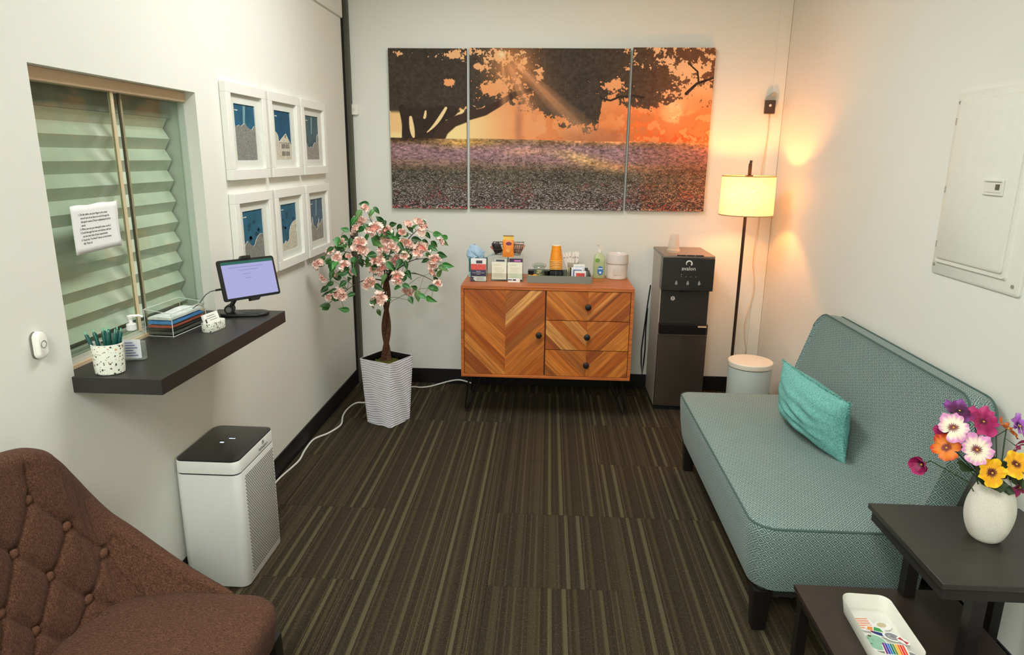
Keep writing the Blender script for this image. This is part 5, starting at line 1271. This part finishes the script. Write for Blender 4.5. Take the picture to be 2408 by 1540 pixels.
part('seat_base', MB().prism(rect(SX0 + .05 - 1.08, 1.33 - 1.08, SY0 + .04 - 2.73, SY1 - .04 - 2.73, .02), .135, .166), plain('dust_cover_black', (18, 17, 17), .9), so_)
EBO = plain('ebony_wood', (20, 15, 13), .4)
for (x, y) in ((.770, 2.115), (.770, 3.355), (1.34, 2.13), (1.34, 3.34)):
    m = MB(); a = SL((x, y, 0)); m.frustum(rect(a[0] - .022, a[0] + .022, a[1] - .022, a[1] + .022, .003, 2), 0, rect(a[0] - .032, a[0] + .032, a[1] - .032, a[1] + .032, .003, 2), .160)
    part('leg', m, EBO, so_, label='black tapered wooden leg')

# plush pillow
PL = mk_felt('teal_plush', srgb(78, 138, 132), srgb(112, 176, 168), srgb(150, 206, 196), 320)
pw = thing('teal_pillow', 'fluffy turquoise pillow slumped against the backrest at the far end of the sofa', 'pillow', (1.148, 2.80, .432))
m = MB(); N = 44; A_, B_ = .245, .135; V = []
for side in (1, -1):
    for i in range(N + 1):
        for j in range(N + 1):
            u, v_ = -1 + 2 * i / N, -1 + 2 * j / N
            # pinched sides, pointed corners
            eu = u * (1 - .13 * (1 - u * u) * 0 - .10 * (1 - v_ * v_) * 0) ; pin = 1 - .085 * (1 - abs(v_) ** 2) ; pin2 = 1 - .085 * (1 - abs(u) ** 2)
            x, y = A_ * u * (pin if abs(u) > 0 else 1), B_ * v_ * pin2
            th = .088 * (max(0, (1 - u ** 2 * (.6 + .4 * u * u))) * max(0, (1 - v_ ** 2 * (.6 + .4 * v_ * v_)))) ** .62
            wr = .0045 * math.sin(u * 9 + v_ * 5 + 2 * math.sin(v_ * 4)) + .0035 * math.sin(v_ * 17 + u * 4)
            fold = -.016 * math.exp(-((v_ + .38 + .12 * math.sin(u * 3)) / .07) ** 2) * (1 - u * u)
            V.append((x, y, side * (th + (wr + fold) * (1 - u * u) * (1 - v_ * v_) ** .5)))
o2 = (N + 1) ** 2
fs = [(i * (N + 1) + j, (i + 1) * (N + 1) + j, (i + 1) * (N + 1) + j + 1, i * (N + 1) + j + 1) for i in range(N) for j in range(N)]
m.add(V, fs + [tuple(o2 + q for q in reversed(f)) for f in fs])
# local x along the long edge (towards camera), local y up, local z faces the room
ex = Vector((.20, -.95, -.06)).normalized(); ez = Vector((-.97, -.22, -.10)); ez = (ez - ex * ez.dot(ex)).normalized(); ey = ez.cross(ex).normalized()
if ey.z < 0: ey = -ey; ez = ex.cross(ey)
m4 = Matrix((ex, ey, ez)).transposed().to_4x4(); m.xf(m4); m.xf(Matrix.Translation((0, 0, .132)))
part('plush_cover', m, PL, pw)
m = MB(); rr = random.Random(3)
edge = []
for k in range(200):
    t = k / 200 * 4; q = int(t); f = t - q; u, v_ = ((-1 + 2 * f, -1), (1, -1 + 2 * f), (1 - 2 * f, 1), (-1, 1 - 2 * f))[q]
    pin = 1 - .085 * (1 - v_ * v_); pin2 = 1 - .085 * (1 - u * u); c = Vector((A_ * u * pin, B_ * v_ * pin2, 0)); 
    for q_ in range(3):
        d_ = Vector((u * rr.uniform(.3, 1), v_ * rr.uniform(.3, 1), rr.uniform(-.9, .9))).normalized() * rr.uniform(.006, .014); n_ = Vector((rr.uniform(-1, 1), rr.uniform(-1, 1), rr.uniform(-1, 1))).normalized() * .004
        m.add([c - n_, c + n_, c + d_], [(0, 1, 2)])
m.xf(m4); m.xf(Matrix.Translation((0, 0, .132))); part('fringe', m, PL, pw, smooth=False, kind='stuff')

# ================================================================== END TABLE, VASE, PANSIES, STICKER TRAY
ESP = plain('espresso_laminate', (44, 40, 36), .38, noise=.14, nscale=25, bump=.08)
et = thing('tiered_end_table', 'two-tier espresso-black end table beside the near end of the sofa', 'table', (1.10, 1.68, 0))
def ET(x0, x1, y0, y1, z0, z1): return MB().box(x0 - 1.10, x1 - 1.10, y0 - 1.68, y1 - 1.68, z0, z1)
UZ = .600; LZ = .345
part('upper_top', ET(.985, 1.425, 1.510, 1.912, UZ - .016, UZ), ESP, et, bevel=.0015)
part('upper_apron', ET(.995, 1.415, 1.520, 1.902, UZ - .050, UZ - .016), plain('espresso_dark', (28, 23, 21), .5), et)
part('lower_top', ET(.776, 1.235, 1.10, 1.862, LZ - .016, LZ), plain('espresso_lower', (46, 36, 30), .4, noise=.16, nscale=20), et, bevel=.0015)
part('lower_apron', ET(.786, 1.225, 1.11, 1.852, LZ - .045, LZ - .016), plain('espresso_dark', (28, 23, 21), .5), et)
for (x, y) in ((1.095, 1.835), (1.095, 1.545)):
    part('post', ET(x - .017, x + .017, y - .017, y + .017, LZ, UZ - .05), EBO, et, bevel=.001)
for (x, y) in ((.803, 1.838), (.803, 1.13), (1.21, 1.838), (1.21, 1.13)):
    part('leg', ET(x - .015, x + .015, y - .015, y + .015, 0, LZ - .045), EBO, et, bevel=.001)
for (x, y) in ((1.395, 1.885), (1.395, 1.54)):
    part('leg', ET(x - .015, x + .015, y - .015, y + .015, 0, UZ - .05), EBO, et, bevel=.001)

vs_ = thing('white_vase', 'egg-shaped cream ceramic vase with twisted facets on the upper table top', 'vase', (1.217, 1.735, UZ))
m = MB(); rings = []; NN = 72
for k in range(41):
    t = k / 40; z = .188 * t
    R_ = .0625 * (math.sin(PI * (.16 + .70 * t ** .92))) ** .85 * (1 - .16 * t) ; R_ = R_ if t > .03 else R_ * (.90 + 3.3 * t)
    ring = []
    for i in range(NN):
        a = 2 * PI * i / NN; tw_ = a * 5 + t * 3.2; rr_2 = R_ * (1 + .035 * math.cos(tw_) * math.sin(PI * t)); ring.append((rr_2 * math.cos(a), rr_2 * math.sin(a), z))
    rings.append(ring)
rings.append([(p[0] * .9, p[1] * .9, .188) for p in rings[-1]]); rings.append([(p[0] * .9, p[1] * .9, .10) for p in rings[-1]])
m.loft(rings); part('vase_body', m, mk_felt('vase_cream', srgb(206, 202, 186), srgb(222, 218, 204), srgb(230, 228, 216), 700), vs_)

def petal_m(m, a, L, w_, cup, rot0=0, ruff=.07, seed=0, z0=0.0):
    nu, nv = 7, 9; c, s_ = math.cos(a), math.sin(a); V = []
    for i in range(nu):
        u = i / (nu - 1)
        for j in range(nv):
            v_ = -1 + 2 * j / (nv - 1); wd = w_ * max(.06, math.sin(PI * (.04 + .60 * u)) ** 1.1)
            rr = L * u * (1 - .20 * v_ * v_ * u + .035 * math.sin(v_ * 7 + seed) * u); z = cup * u * u * L + ruff * L * math.sin(v_ * 4.4 + seed * 1.7) * u * u + z0
            V.append((rr * c - wd * v_ * s_, rr * s_ + wd * v_ * c, z))
    return m.add(V, [(i * nv + j, (i + 1) * nv + j, (i + 1) * nv + j + 1, i * nv + j + 1) for i in range(nu - 1) for j in range(nv - 1)])
def petal_mat(name, inner, mid, outer, streak=.3):
    t = NT(name); v = t.obj(); ln = t.n('ShaderNodeVectorMath', operation='LENGTH'); t.l(v, ln.inputs[0])
    sp = t.n('ShaderNodeSeparateXYZ'); t.l(v, sp.inputs[0]); an = t.math('ARCTAN2', sp.outputs[1], sp.outputs[0])
    st_ = t.math('MULTIPLY', t.math('SINE', t.math('MULTIPLY', an, 17)), .0035 * streak)
    f = t.math('ADD', t.math('MULTIPLY', t.math('ADD', ln.outputs['Value'], st_), 26.0), t.math('MULTIPLY', t.math('SUBTRACT', t.noise(v, 60, 2), .5), .25))
    t.l(t.ramp(f, [(.26, inner), (.40, mid), (.66, mid), (.95, outer)]), t.b.inputs['Base Color']); t.b.inputs['Roughness'].default_value = .55
    return t.m
PM = {
 'yellow': petal_mat('pansy_yellow', srgb(92, 30, 14), srgb(240, 170, 14), srgb(250, 206, 24), .6),
 'pinkwhite': petal_mat('pansy_pink_white', srgb(120, 50, 50), srgb(240, 228, 206), srgb(222, 150, 200), .8),
 'magenta': petal_mat('pansy_magenta', srgb(90, 10, 50), srgb(150, 20, 84), srgb(182, 44, 112), .3),
 'plum': petal_mat('pansy_plum', srgb(40, 8, 34), srgb(84, 18, 70), srgb(130, 60, 140), .3),
 'orange': petal_mat('pansy_orange', srgb(120, 30, 16), srgb(232, 128, 30), srgb(206, 70, 40), .4),
 'violet': petal_mat('pansy_violet', srgb(80, 20, 90), srgb(170, 90, 190), srgb(196, 150, 214), .4)}
STEM = plain('stem_green', (52, 76, 36), .6); PLF = plain('pansy_leaf_green', (44, 62, 30), .6, noise=.25, nscale=60); CT = plain('pansy_center', (226, 180, 60), .6)
VX, VY, VZ = 1.217, 1.735, UZ + .172
FL = [('pinkwhite', (1.085, 1.74, .915), (-.35, -.65, .65), .040, 'pink-edged white pansy at the upper left of the bouquet'),
      ('pinkwhite', (1.120, 1.69, .877), (-.1, -.85, .5), .043, 'largest cream and lilac pansy facing forward in the middle of the bouquet'),
      ('yellow', (1.155, 1.67, .824), (-.05, -.9, .35), .040, 'bright yellow pansy just above the vase rim'),
      ('yellow', (1.232, 1.70, .835), (.1, -.75, .6), .038, 'yellow pansy tilted upward on the right of the other yellow one'),
      ('magenta', (1.176, 1.77, .922), (.1, -.6, .7), .046, 'large magenta pansy at the top centre of the bouquet'),
      ('plum', (1.130, 1.80, .938), (-.1, -.3, .9), .042, 'dark plum pansy at the very top back of the bouquet'),
      ('orange', (1.078, 1.74, .858), (-.5, -.5, .4), .038, 'orange pansy seen from the side at the left of the bouquet'),
      ('magenta', (1.092, 1.77, .882), (-.3, -.5, .6), .038, 'deep magenta pansy between the orange one and the cream one'),
      ('magenta', (1.020, 1.735, .813), (-.8, -.4, -.1), .022, 'small magenta bud sticking out at the far left of the bouquet'),
      ('orange', (1.228, 1.75, .912), (.5, -.3, .7), .034, 'orange pansy at the upper right of the bouquet'),
      ('violet', (1.262, 1.76, .918), (.4, -.6, .5), .036, 'lilac-violet pansy at the upper right edge of the picture'),
      ('magenta', (1.252, 1.74, .872), (.4, -.6, -.3), .030, 'drooping dark magenta pansy below the violet one'),
      ('pinkwhite', (1.270, 1.70, .805), (.3, -.9, .2), .034, 'pale pink pansy low at the right edge of the picture'),
      ('magenta', (1.266, 1.72, .765), (.2, -.9, -.1), .034, 'magenta pansy hanging beside the vase rim at the right edge')]
for i, (kd, p, d_, s_, lab) in enumerate(FL):
    fw = thing('pansy', lab, 'flower', (VX, VY, VZ - .07))
    P = Vector(p) - Vector((VX, VY, VZ - .07)); dv = Vector(d_).normalized()
    Q = dv.to_track_quat('Z', 'Y').to_matrix().to_4x4()
    m = MB(); sc_ = s_
    if i == 8:
        for k in range(5): petal_m(m, 2 * PI * k / 5, sc_ * 1.1, sc_ * .8, 1.0, seed=k)
    else:
        for k, (a, L, w_, z0) in enumerate(((1.08, 1.02, .46, 0), (2.06, 1.02, .46, .0012), (-.02, .92, .42, .0034), (3.16, .92, .42, .0034), (-PI / 2, .98, .66, .0058))):
            petal_m(m, a + r.uniform(-.14, .14), sc_ * L * r.uniform(.92, 1.08), sc_ * w_ * .92, (.30, .2, .12, .26, -.12)[k], seed=k * 1.3 + i, z0=z0 * 1.2, ruff=.12)
    pm = m.mesh('petals', PM[kd], True, 70, uv=False)
    Q = Q @ Matrix.Rotation(r.uniform(-.5, .5), 4, 'Z'); o = put('petals', pm, fw, tuple(P)); o.rotation_euler = Q.to_euler()
    o = put('flower_center', MB().sphere((0, 0, .0060), .0028, 8, 6).mesh('c', CT), fw, tuple(P)); o.rotation_euler = Q.to_euler()
    b0 = Vector((P.x * .12, P.y * .12 + .01, .0)); b1 = P * .5 + Vector((0, 0, .03)); b2 = P - dv * .03
    part('stem', MB().tube([b0, b0 * .4 + b1 * .6 + Vector((0, 0, .01)), b2, P], .0016, 6), STEM, fw)
    if i != 8:
        for q in range(2):
            m = MB(); petal_m(m, r.uniform(0, 6.28), .045, .016, .1, seed=q, ruff=.1)
            base_p = Vector((P.x * .45, P.y * .3 - .03, .085 + .02 * q)) + Vector((r.uniform(-.03, .03), r.uniform(-.02, .02), r.uniform(-.01, .02)))
            o = put('leaf', m.mesh('leaf', PLF, True, 70), fw, tuple(base_p)); o.rotation_euler = (r.uniform(.2, .9), r.uniform(-.4, .4), 0)

# sticker tray
st = thing('white_sticker_tray', 'white rounded plastic tray of stickers on the lower table top', 'tray', (.925, 1.633, LZ), math.radians(-3))
WT = plain('tray_white', (226, 226, 214), .35, noise=.02)
m = MB(); h_ = .047
# rhombus-like rounded rectangle turned slightly
pt = rect(-.066, .066, -.125, .125, .028, 6)
m.loft([[(p[0] * k, p[1] * (1 - (1 - k) * .5), z) for p in pt] for z, k in ((0, .88), (.003, .90), (h_, 1.0), (h_ + .0015, .992), (h_, .975), (.006, .87))]); part('tray_shell', m, WT, st)
SW = plain('sticker_paper', (238, 238, 232), .4)
def blob(n, f): return [f(2 * PI * i / n) for i in range(n)]
def sticker(lab, x, y, rz, outline, art, k):
    s_ = thing('sticker', lab, 'sticker', (0, 0, 0)); s_.parent = None
    M_ = Matrix.Translation(st.location) @ Matrix.Rotation(math.radians(-3), 4, 'Z') @ Matrix.Translation((x, y, .0075 + k * .0016)) @ Matrix.Rotation(rz, 4, 'Z')
    s_.matrix_world = M_; s_.location = M_.to_translation(); s_.rotation_euler = (.03 * ((k * 7) % 3 - 1), .04 * ((k * 5) % 3 - 1), M_.to_euler().z)
    part('backing', MB().prism(outline, 0, .0006), SW, s_, smooth=False)
    for nm, pl_, col in art:
        part(nm, MB().prism(pl_, .0006, .0009), plain('stk_%d_%d_%d' % col, col, .4, noise=.05), s_, smooth=False)
def strip(x0, x1, y0, y1): return [(x0, y0), (x1, y0), (x1, y1), (x0, y1)]
rb = [(122, 50, 130), (60, 60, 170), (50, 120, 200), (20, 120, 110), (110, 150, 60), (250, 190, 40), (250, 110, 30), (230, 50, 40), (250, 70, 50)]
sticker('sticker with vertical rainbow stripes at the near end of the white tray', .012, -.066, -.12, rect(-.030, .030, -.026, .026, .004, 2), [('stripe', strip(-.027 + .006 * i, -.0222 + .006 * i, -.023, .023), c) for i, c in enumerate(rb)], 6)
cir = lambda a, b=None, cx=0, cy=0, n=26: [(cx + a * math.cos(t_), cy + (b or a) * math.sin(t_)) for t_ in [2 * PI * i / n for i in range(n)]]
sticker('round mint green sticker with dark dots at the left of the white tray', -.026, -.040, .2, cir(.030, .033), [('mint_disc', cir(.026, .029), (150, 196, 168))] + [('dot', cir(.0026, None, x, y, 10), (44, 96, 110)) for x, y in ((-.012, .016), (-.015, -.004), (.006, -.018), (-.004, .008))] + [('red_dot', cir(.005, .004, -.004, .024, 10), (206, 70, 50))], 5)
sticker('peach striped sticker at the far left of the white tray', -.026, .040, .1, cir(.028, .030, 0, 0, 12), [('peach_band', strip(-.020, .018, -.018 + .009 * i, -.013 + .009 * i), (232, 160, 128)) for i in range(5)], 2)
sticker('green and orange leaf sticker in the middle of the white tray', -.006, .018, -.3, cir(.026, .014, 0, 0, 12), [('green_leaf', [(-.004, -.009), (.020, -.006), (.012, .008), (-.002, .010)], (60, 160, 86)), ('orange_leaf', [(-.020, -.008), (-.006, -.009), (-.006, .008), (-.018, .006)], (232, 150, 70))], 3)
sticker('dark blue arc-shaped sticker above the mint disc in the white tray', .0, -.004, -.35, cir(.028, .010, 0, 0, 16), [('blue_arc', cir(.024, .0065, 0, 0, 16), (44, 60, 120)), ('red_tip', cir(.006, .004, -.020, .001, 8), (206, 60, 60))], 4)
sticker('beige and white sticker at the far right of the white tray', .024, .040, .4, cir(.024, .020, 0, 0, 11), [('beige_patch', cir(.014, .010, -.002, .003, 9), (204, 190, 150))], 1)
sticker('grey rainbow-arch sticker in the right middle of the white tray', .026, -.012, -.5, cir(.024, .018, 0, 0, 14), [('grey_arch', cir(.018, .013, 0, 0, 14), (140, 144, 150)), ('inner_arch', cir(.011, .007, 0, -.002, 12), (226, 224, 218))], 5)
sticker('red bow-shaped sticker at the right rim of the white tray', .046, -.030, -.9, cir(.018, .011, 0, 0, 9), [('red_bow', [(-.013, -.005), (0, -.001), (.013, -.006), (.012, .006), (0, .002), (-.012, .006)], (184, 60, 72))], 7)
sticker('grey round sticker with a coral centre at the near right corner of the white tray', .046, -.085, .0, cir(.019, .021), [('grey_ring', cir(.016, .018), (130, 132, 134)), ('coral_dot', cir(.009, .010, -.002, -.002), (230, 96, 84))], 4)

# ================================================================== TUFTED CHAIR
BRN = mk_felt('brown_tweed', srgb(50, 32, 24), srgb(82, 54, 40), srgb(112, 78, 58), 420)
cx_, cy_ = -.93, 1.24
tch = thing('tufted_chair', 'brown fabric chair with a curved button-tufted back in the near left corner', 'chair', (cx_, cy_, 0))
half_top = [(0, -1.236, .955), (.05, -1.234, .953), (.10, -1.228, .946), (.16, -1.218, .932), (.215, -1.205, .898), (.265, -1.192, .835), (.30, -1.172, .762), (.322, -1.135, .69), (.332, -1.08, .637), (.332, -1.02, .588), (.326, -.955, .543), (.316, -.89, .508), (.302, -.835, .487), (.292, -.805, .476)]
half_bot = [(0, -1.190), (.05, -1.188), (.10, -1.182), (.155, -1.170), (.205, -1.148), (.245, -1.115), (.272, -1.075), (.287, -1.03), (.294, -.985), (.296, -.94), (.296, -.90), (.295, -.865), (.293, -.835), (.290, -.808)]
def resamp(P, n):
    P = np.array(P, float); d = np.r_[0, np.cumsum(np.linalg.norm(np.diff(P, axis=0), axis=1))]; t = np.linspace(0, d[-1], n)
    idx = np.arange(len(P)); s_ = np.interp(t, d, idx); out = []
    for q in s_:
        i = min(int(q), len(P) - 2); f = q - i; p0, p1, p2, p3 = P[max(i - 1, 0)], P[i], P[i + 1], P[min(i + 2, len(P) - 1)]
        out.append(.5 * ((2 * p1) + (p2 - p0) * f + (2 * p0 - 5 * p1 + 4 * p2 - p3) * f * f + (3 * p1 - p0 - 3 * p2 + p3) * f ** 3))
    return np.array(out)
NSG = 150
ti = np.interp
top = resamp(half_top, NSG); bidx = np.linspace(0, len(half_bot) - 1, len(half_bot))
# pair bottom points with top by index parameter
P_t = np.array(half_top, float); dt_ = np.r_[0, np.cumsum(np.linalg.norm(np.diff(P_t, axis=0), axis=1))]; par = np.interp(np.linspace(0, dt_[-1], NSG), dt_, np.arange(len(half_top)))
HB_ = np.array(half_bot, float); bot = np.stack([np.interp(par, np.arange(len(half_bot)), HB_[:, 0]), np.interp(par, np.arange(len(half_bot)), HB_[:, 1])], 1)
for _ in range(25): bot[1:-1] = (bot[:-2] + 2 * bot[1:-1] + bot[2:]) / 4
T_all = [(-p[0], p[1], p[2]) for p in top[:0:-1]] + [tuple(p) for p in top]
B_all = [(-p[0], p[1]) for p in bot[:0:-1]] + [tuple(p) for p in bot]
nodes = {}
for k in range(-3, 4):
    for z in ((.775, .580) if k % 2 == 0 else (.868, .675, .49)):
        nodes[(k, round(z, 3))] = (cy_ + .022 + .069 * k, z - .034 - .014 * max(0, abs(k) - 1))
segs = []
for (k, z), p in nodes.items():
    for (k2, z2), p2 in nodes.items():
        if k2 == k + 1 and abs(z2 - z) < .13: segs.append((p, p2))
for sg in (-1, 1):
    pC = nodes[(3 * sg, .675)]; segs.append((pC, (cy_ + sg * .285, pC[1] + .030))); segs.append((pC, (pC[0] + sg * .012, pC[1] - .2)))
    for k in (1, 3):
        pA = nodes[(k * sg, .868)] if k == 1 else None
        if pA: segs.append((pA, (cy_ + sg * .10, .955)))
nodes = {k: v for k, v in nodes.items() if not (abs(k[0]) == 3 and k[1] > .8) and not (abs(k[0]) == 3 and k[1] < .5)}
SG = [s_ for s_ in segs if not any(abs(p[0] - cy_) > .19 and p[1] > .80 for p in s_)]
SGA = np.array([[a[0], a[1], b[0] - a[0], b[1] - a[1]] for a, b in SG]); NDA = np.array(list(nodes.values()))
def crease(y, z):
    t = np.clip(((y - SGA[:, 0]) * SGA[:, 2] + (z - SGA[:, 1]) * SGA[:, 3]) / (SGA[:, 2] ** 2 + SGA[:, 3] ** 2), 0, 1)
    d = np.hypot(y - SGA[:, 0] - SGA[:, 2] * t, z - SGA[:, 1] - SGA[:, 3] * t).min(); dn = np.hypot(y - NDA[:, 0], z - NDA[:, 1]).min()
    return .007 * math.exp(-(d / .0065) ** 2) + .005 * math.exp(-(d / .022) ** 2) + .013 * math.exp(-(dn / .016) ** 2)
ZB = .40; MT = 84; rings = []; NA = len(T_all); btn_pos = {}
cols = []
for s_ in range(NA):
    ty, tx_, tz = T_all[s_]; by, bx_ = B_all[s_]
    a = B_all[max(s_ - 1, 0)]; b = B_all[min(s_ + 1, NA - 1)]; tg = Vector((b[1] - a[1], b[0] - a[0])).normalized()   # (x, y)
    nrm2 = Vector((tg.y, -tg.x)); 
    if nrm2.dot(Vector((1.0, -by * 1.5))) < 0 and abs(by) < .29: nrm2 = -nrm2
    if abs(by) >= .29 and nrm2.y * by > 0: nrm2 = -nrm2
    w_ = abs(s_ - (NA - 1) / 2) / ((NA - 1) / 2); th = .088 * (1 - w_ ** 2.2) + .026 * w_ ** 2.2
    outer, inner = [], []
    for k in range(MT + 1):
        t = k / MT; z = ZB + (tz - .018 - ZB) * t
        bow = math.sin(PI * t) * .006
        x = bx_ + (tx_ - bx_) * t; y = by + (ty - by) * t
        outer.append((x - bow * nrm2.x, y - bow * nrm2.y, z))
        tk = th * (1 - .12 * t)
        xi, yi = x + nrm2.x * tk, y + nrm2.y * tk
        c = 0
        if w_ < .62: c = crease(cy_ + yi, z) * min(1, max(0, (tz - z - .01) / .03))
        inner.append((xi - nrm2.x * c, yi - nrm2.y * c, z))
    cap = []
    o_, i_ = Vector(outer[-1]), Vector(inner[-1])
    for k in range(1, 8):
        a_ = PI * k / 8; mid = (o_ + i_) / 2; cap.append(tuple(mid + (o_ - i_) / 2 * math.cos(a_) + Vector((0, 0, .020 * math.sin(a_)))))
    cols.append(outer + cap + inner[::-1])
m = MB(); nr_ = len(cols[0])
V = [(x - cx_, y, z) for c in cols for (x, y, z) in c]
m.add(V, [(i * nr_ + j, (i + 1) * nr_ + j, (i + 1) * nr_ + (j + 1) % nr_, i * nr_ + (j + 1) % nr_) for i in range(NA - 1) for j in range(nr_)] + [tuple(range(nr_)), tuple(range((NA - 1) * nr_ + nr_ - 1, (NA - 1) * nr_ - 1, -1))])
bk = put('tufted_back', m.mesh('tufted_back', BRN, True, 100), tch)
bmesh_ = MB().sphere((0, 0, 0), .0125, 16, 9, .62, 1, 1).mesh('button', mk_felt('button_tweed', srgb(66, 42, 32), srgb(96, 64, 48), srgb(124, 88, 66), 600))
for (k, z), (y, zz_) in nodes.items():
    best = None
    for c in cols:
        for (xi, yi, zi) in c[-(MT + 1):]:
            d = math.hypot(yi + cy_ - y, zi - zz_)
            if best is None or d < best[0]: best = (d, xi, yi, zi)
    if best[0] < .02: put('button', bmesh_, bk, (best[1] - cx_ + .006, best[2], best[3]))
# rim piping on the outer edge and wings
m = MB()
sp2 = rect(-1.135 - cx_, -.672 - cx_, -.285, .285, (.10, .075, .075, .10), 8)
rings = []
for z, d in ((.365, .012), (.372, .004), (.40, .0), (.44, -.004), (.462, -.002), (.474, .006), (.481, .018)):
    rings.append([(p[0], p[1], z) for p in ins(sp2, d)])
for k in range(1, 5): rings.append([(p[0], p[1], .481 + .012 * math.sin(k / 4 * PI / 2)) for p in scl(ins(sp2, .018), 1 - .2 * k)])
m.loft(rings); part('seat', m, BRN, tch)
for (x, y, dx, dy) in ((-.70, 1.49, .015, .02), (-.70, .99, .015, -.02), (-1.12, 1.44, -.04, .02), (-1.12, 1.04, -.04, -.02)):
    m = MB(); a = (x - cx_, y - cy_); m.frustum(rect(a[0] + dx - .013, a[0] + dx + .013, a[1] + dy - .013, a[1] + dy + .013, .002, 2), 0, rect(a[0] - .022, a[0] + .022, a[1] - .022, a[1] + .022, .002, 2), .372)
    part('leg', m, EBO, tch, label='black tapered leg')
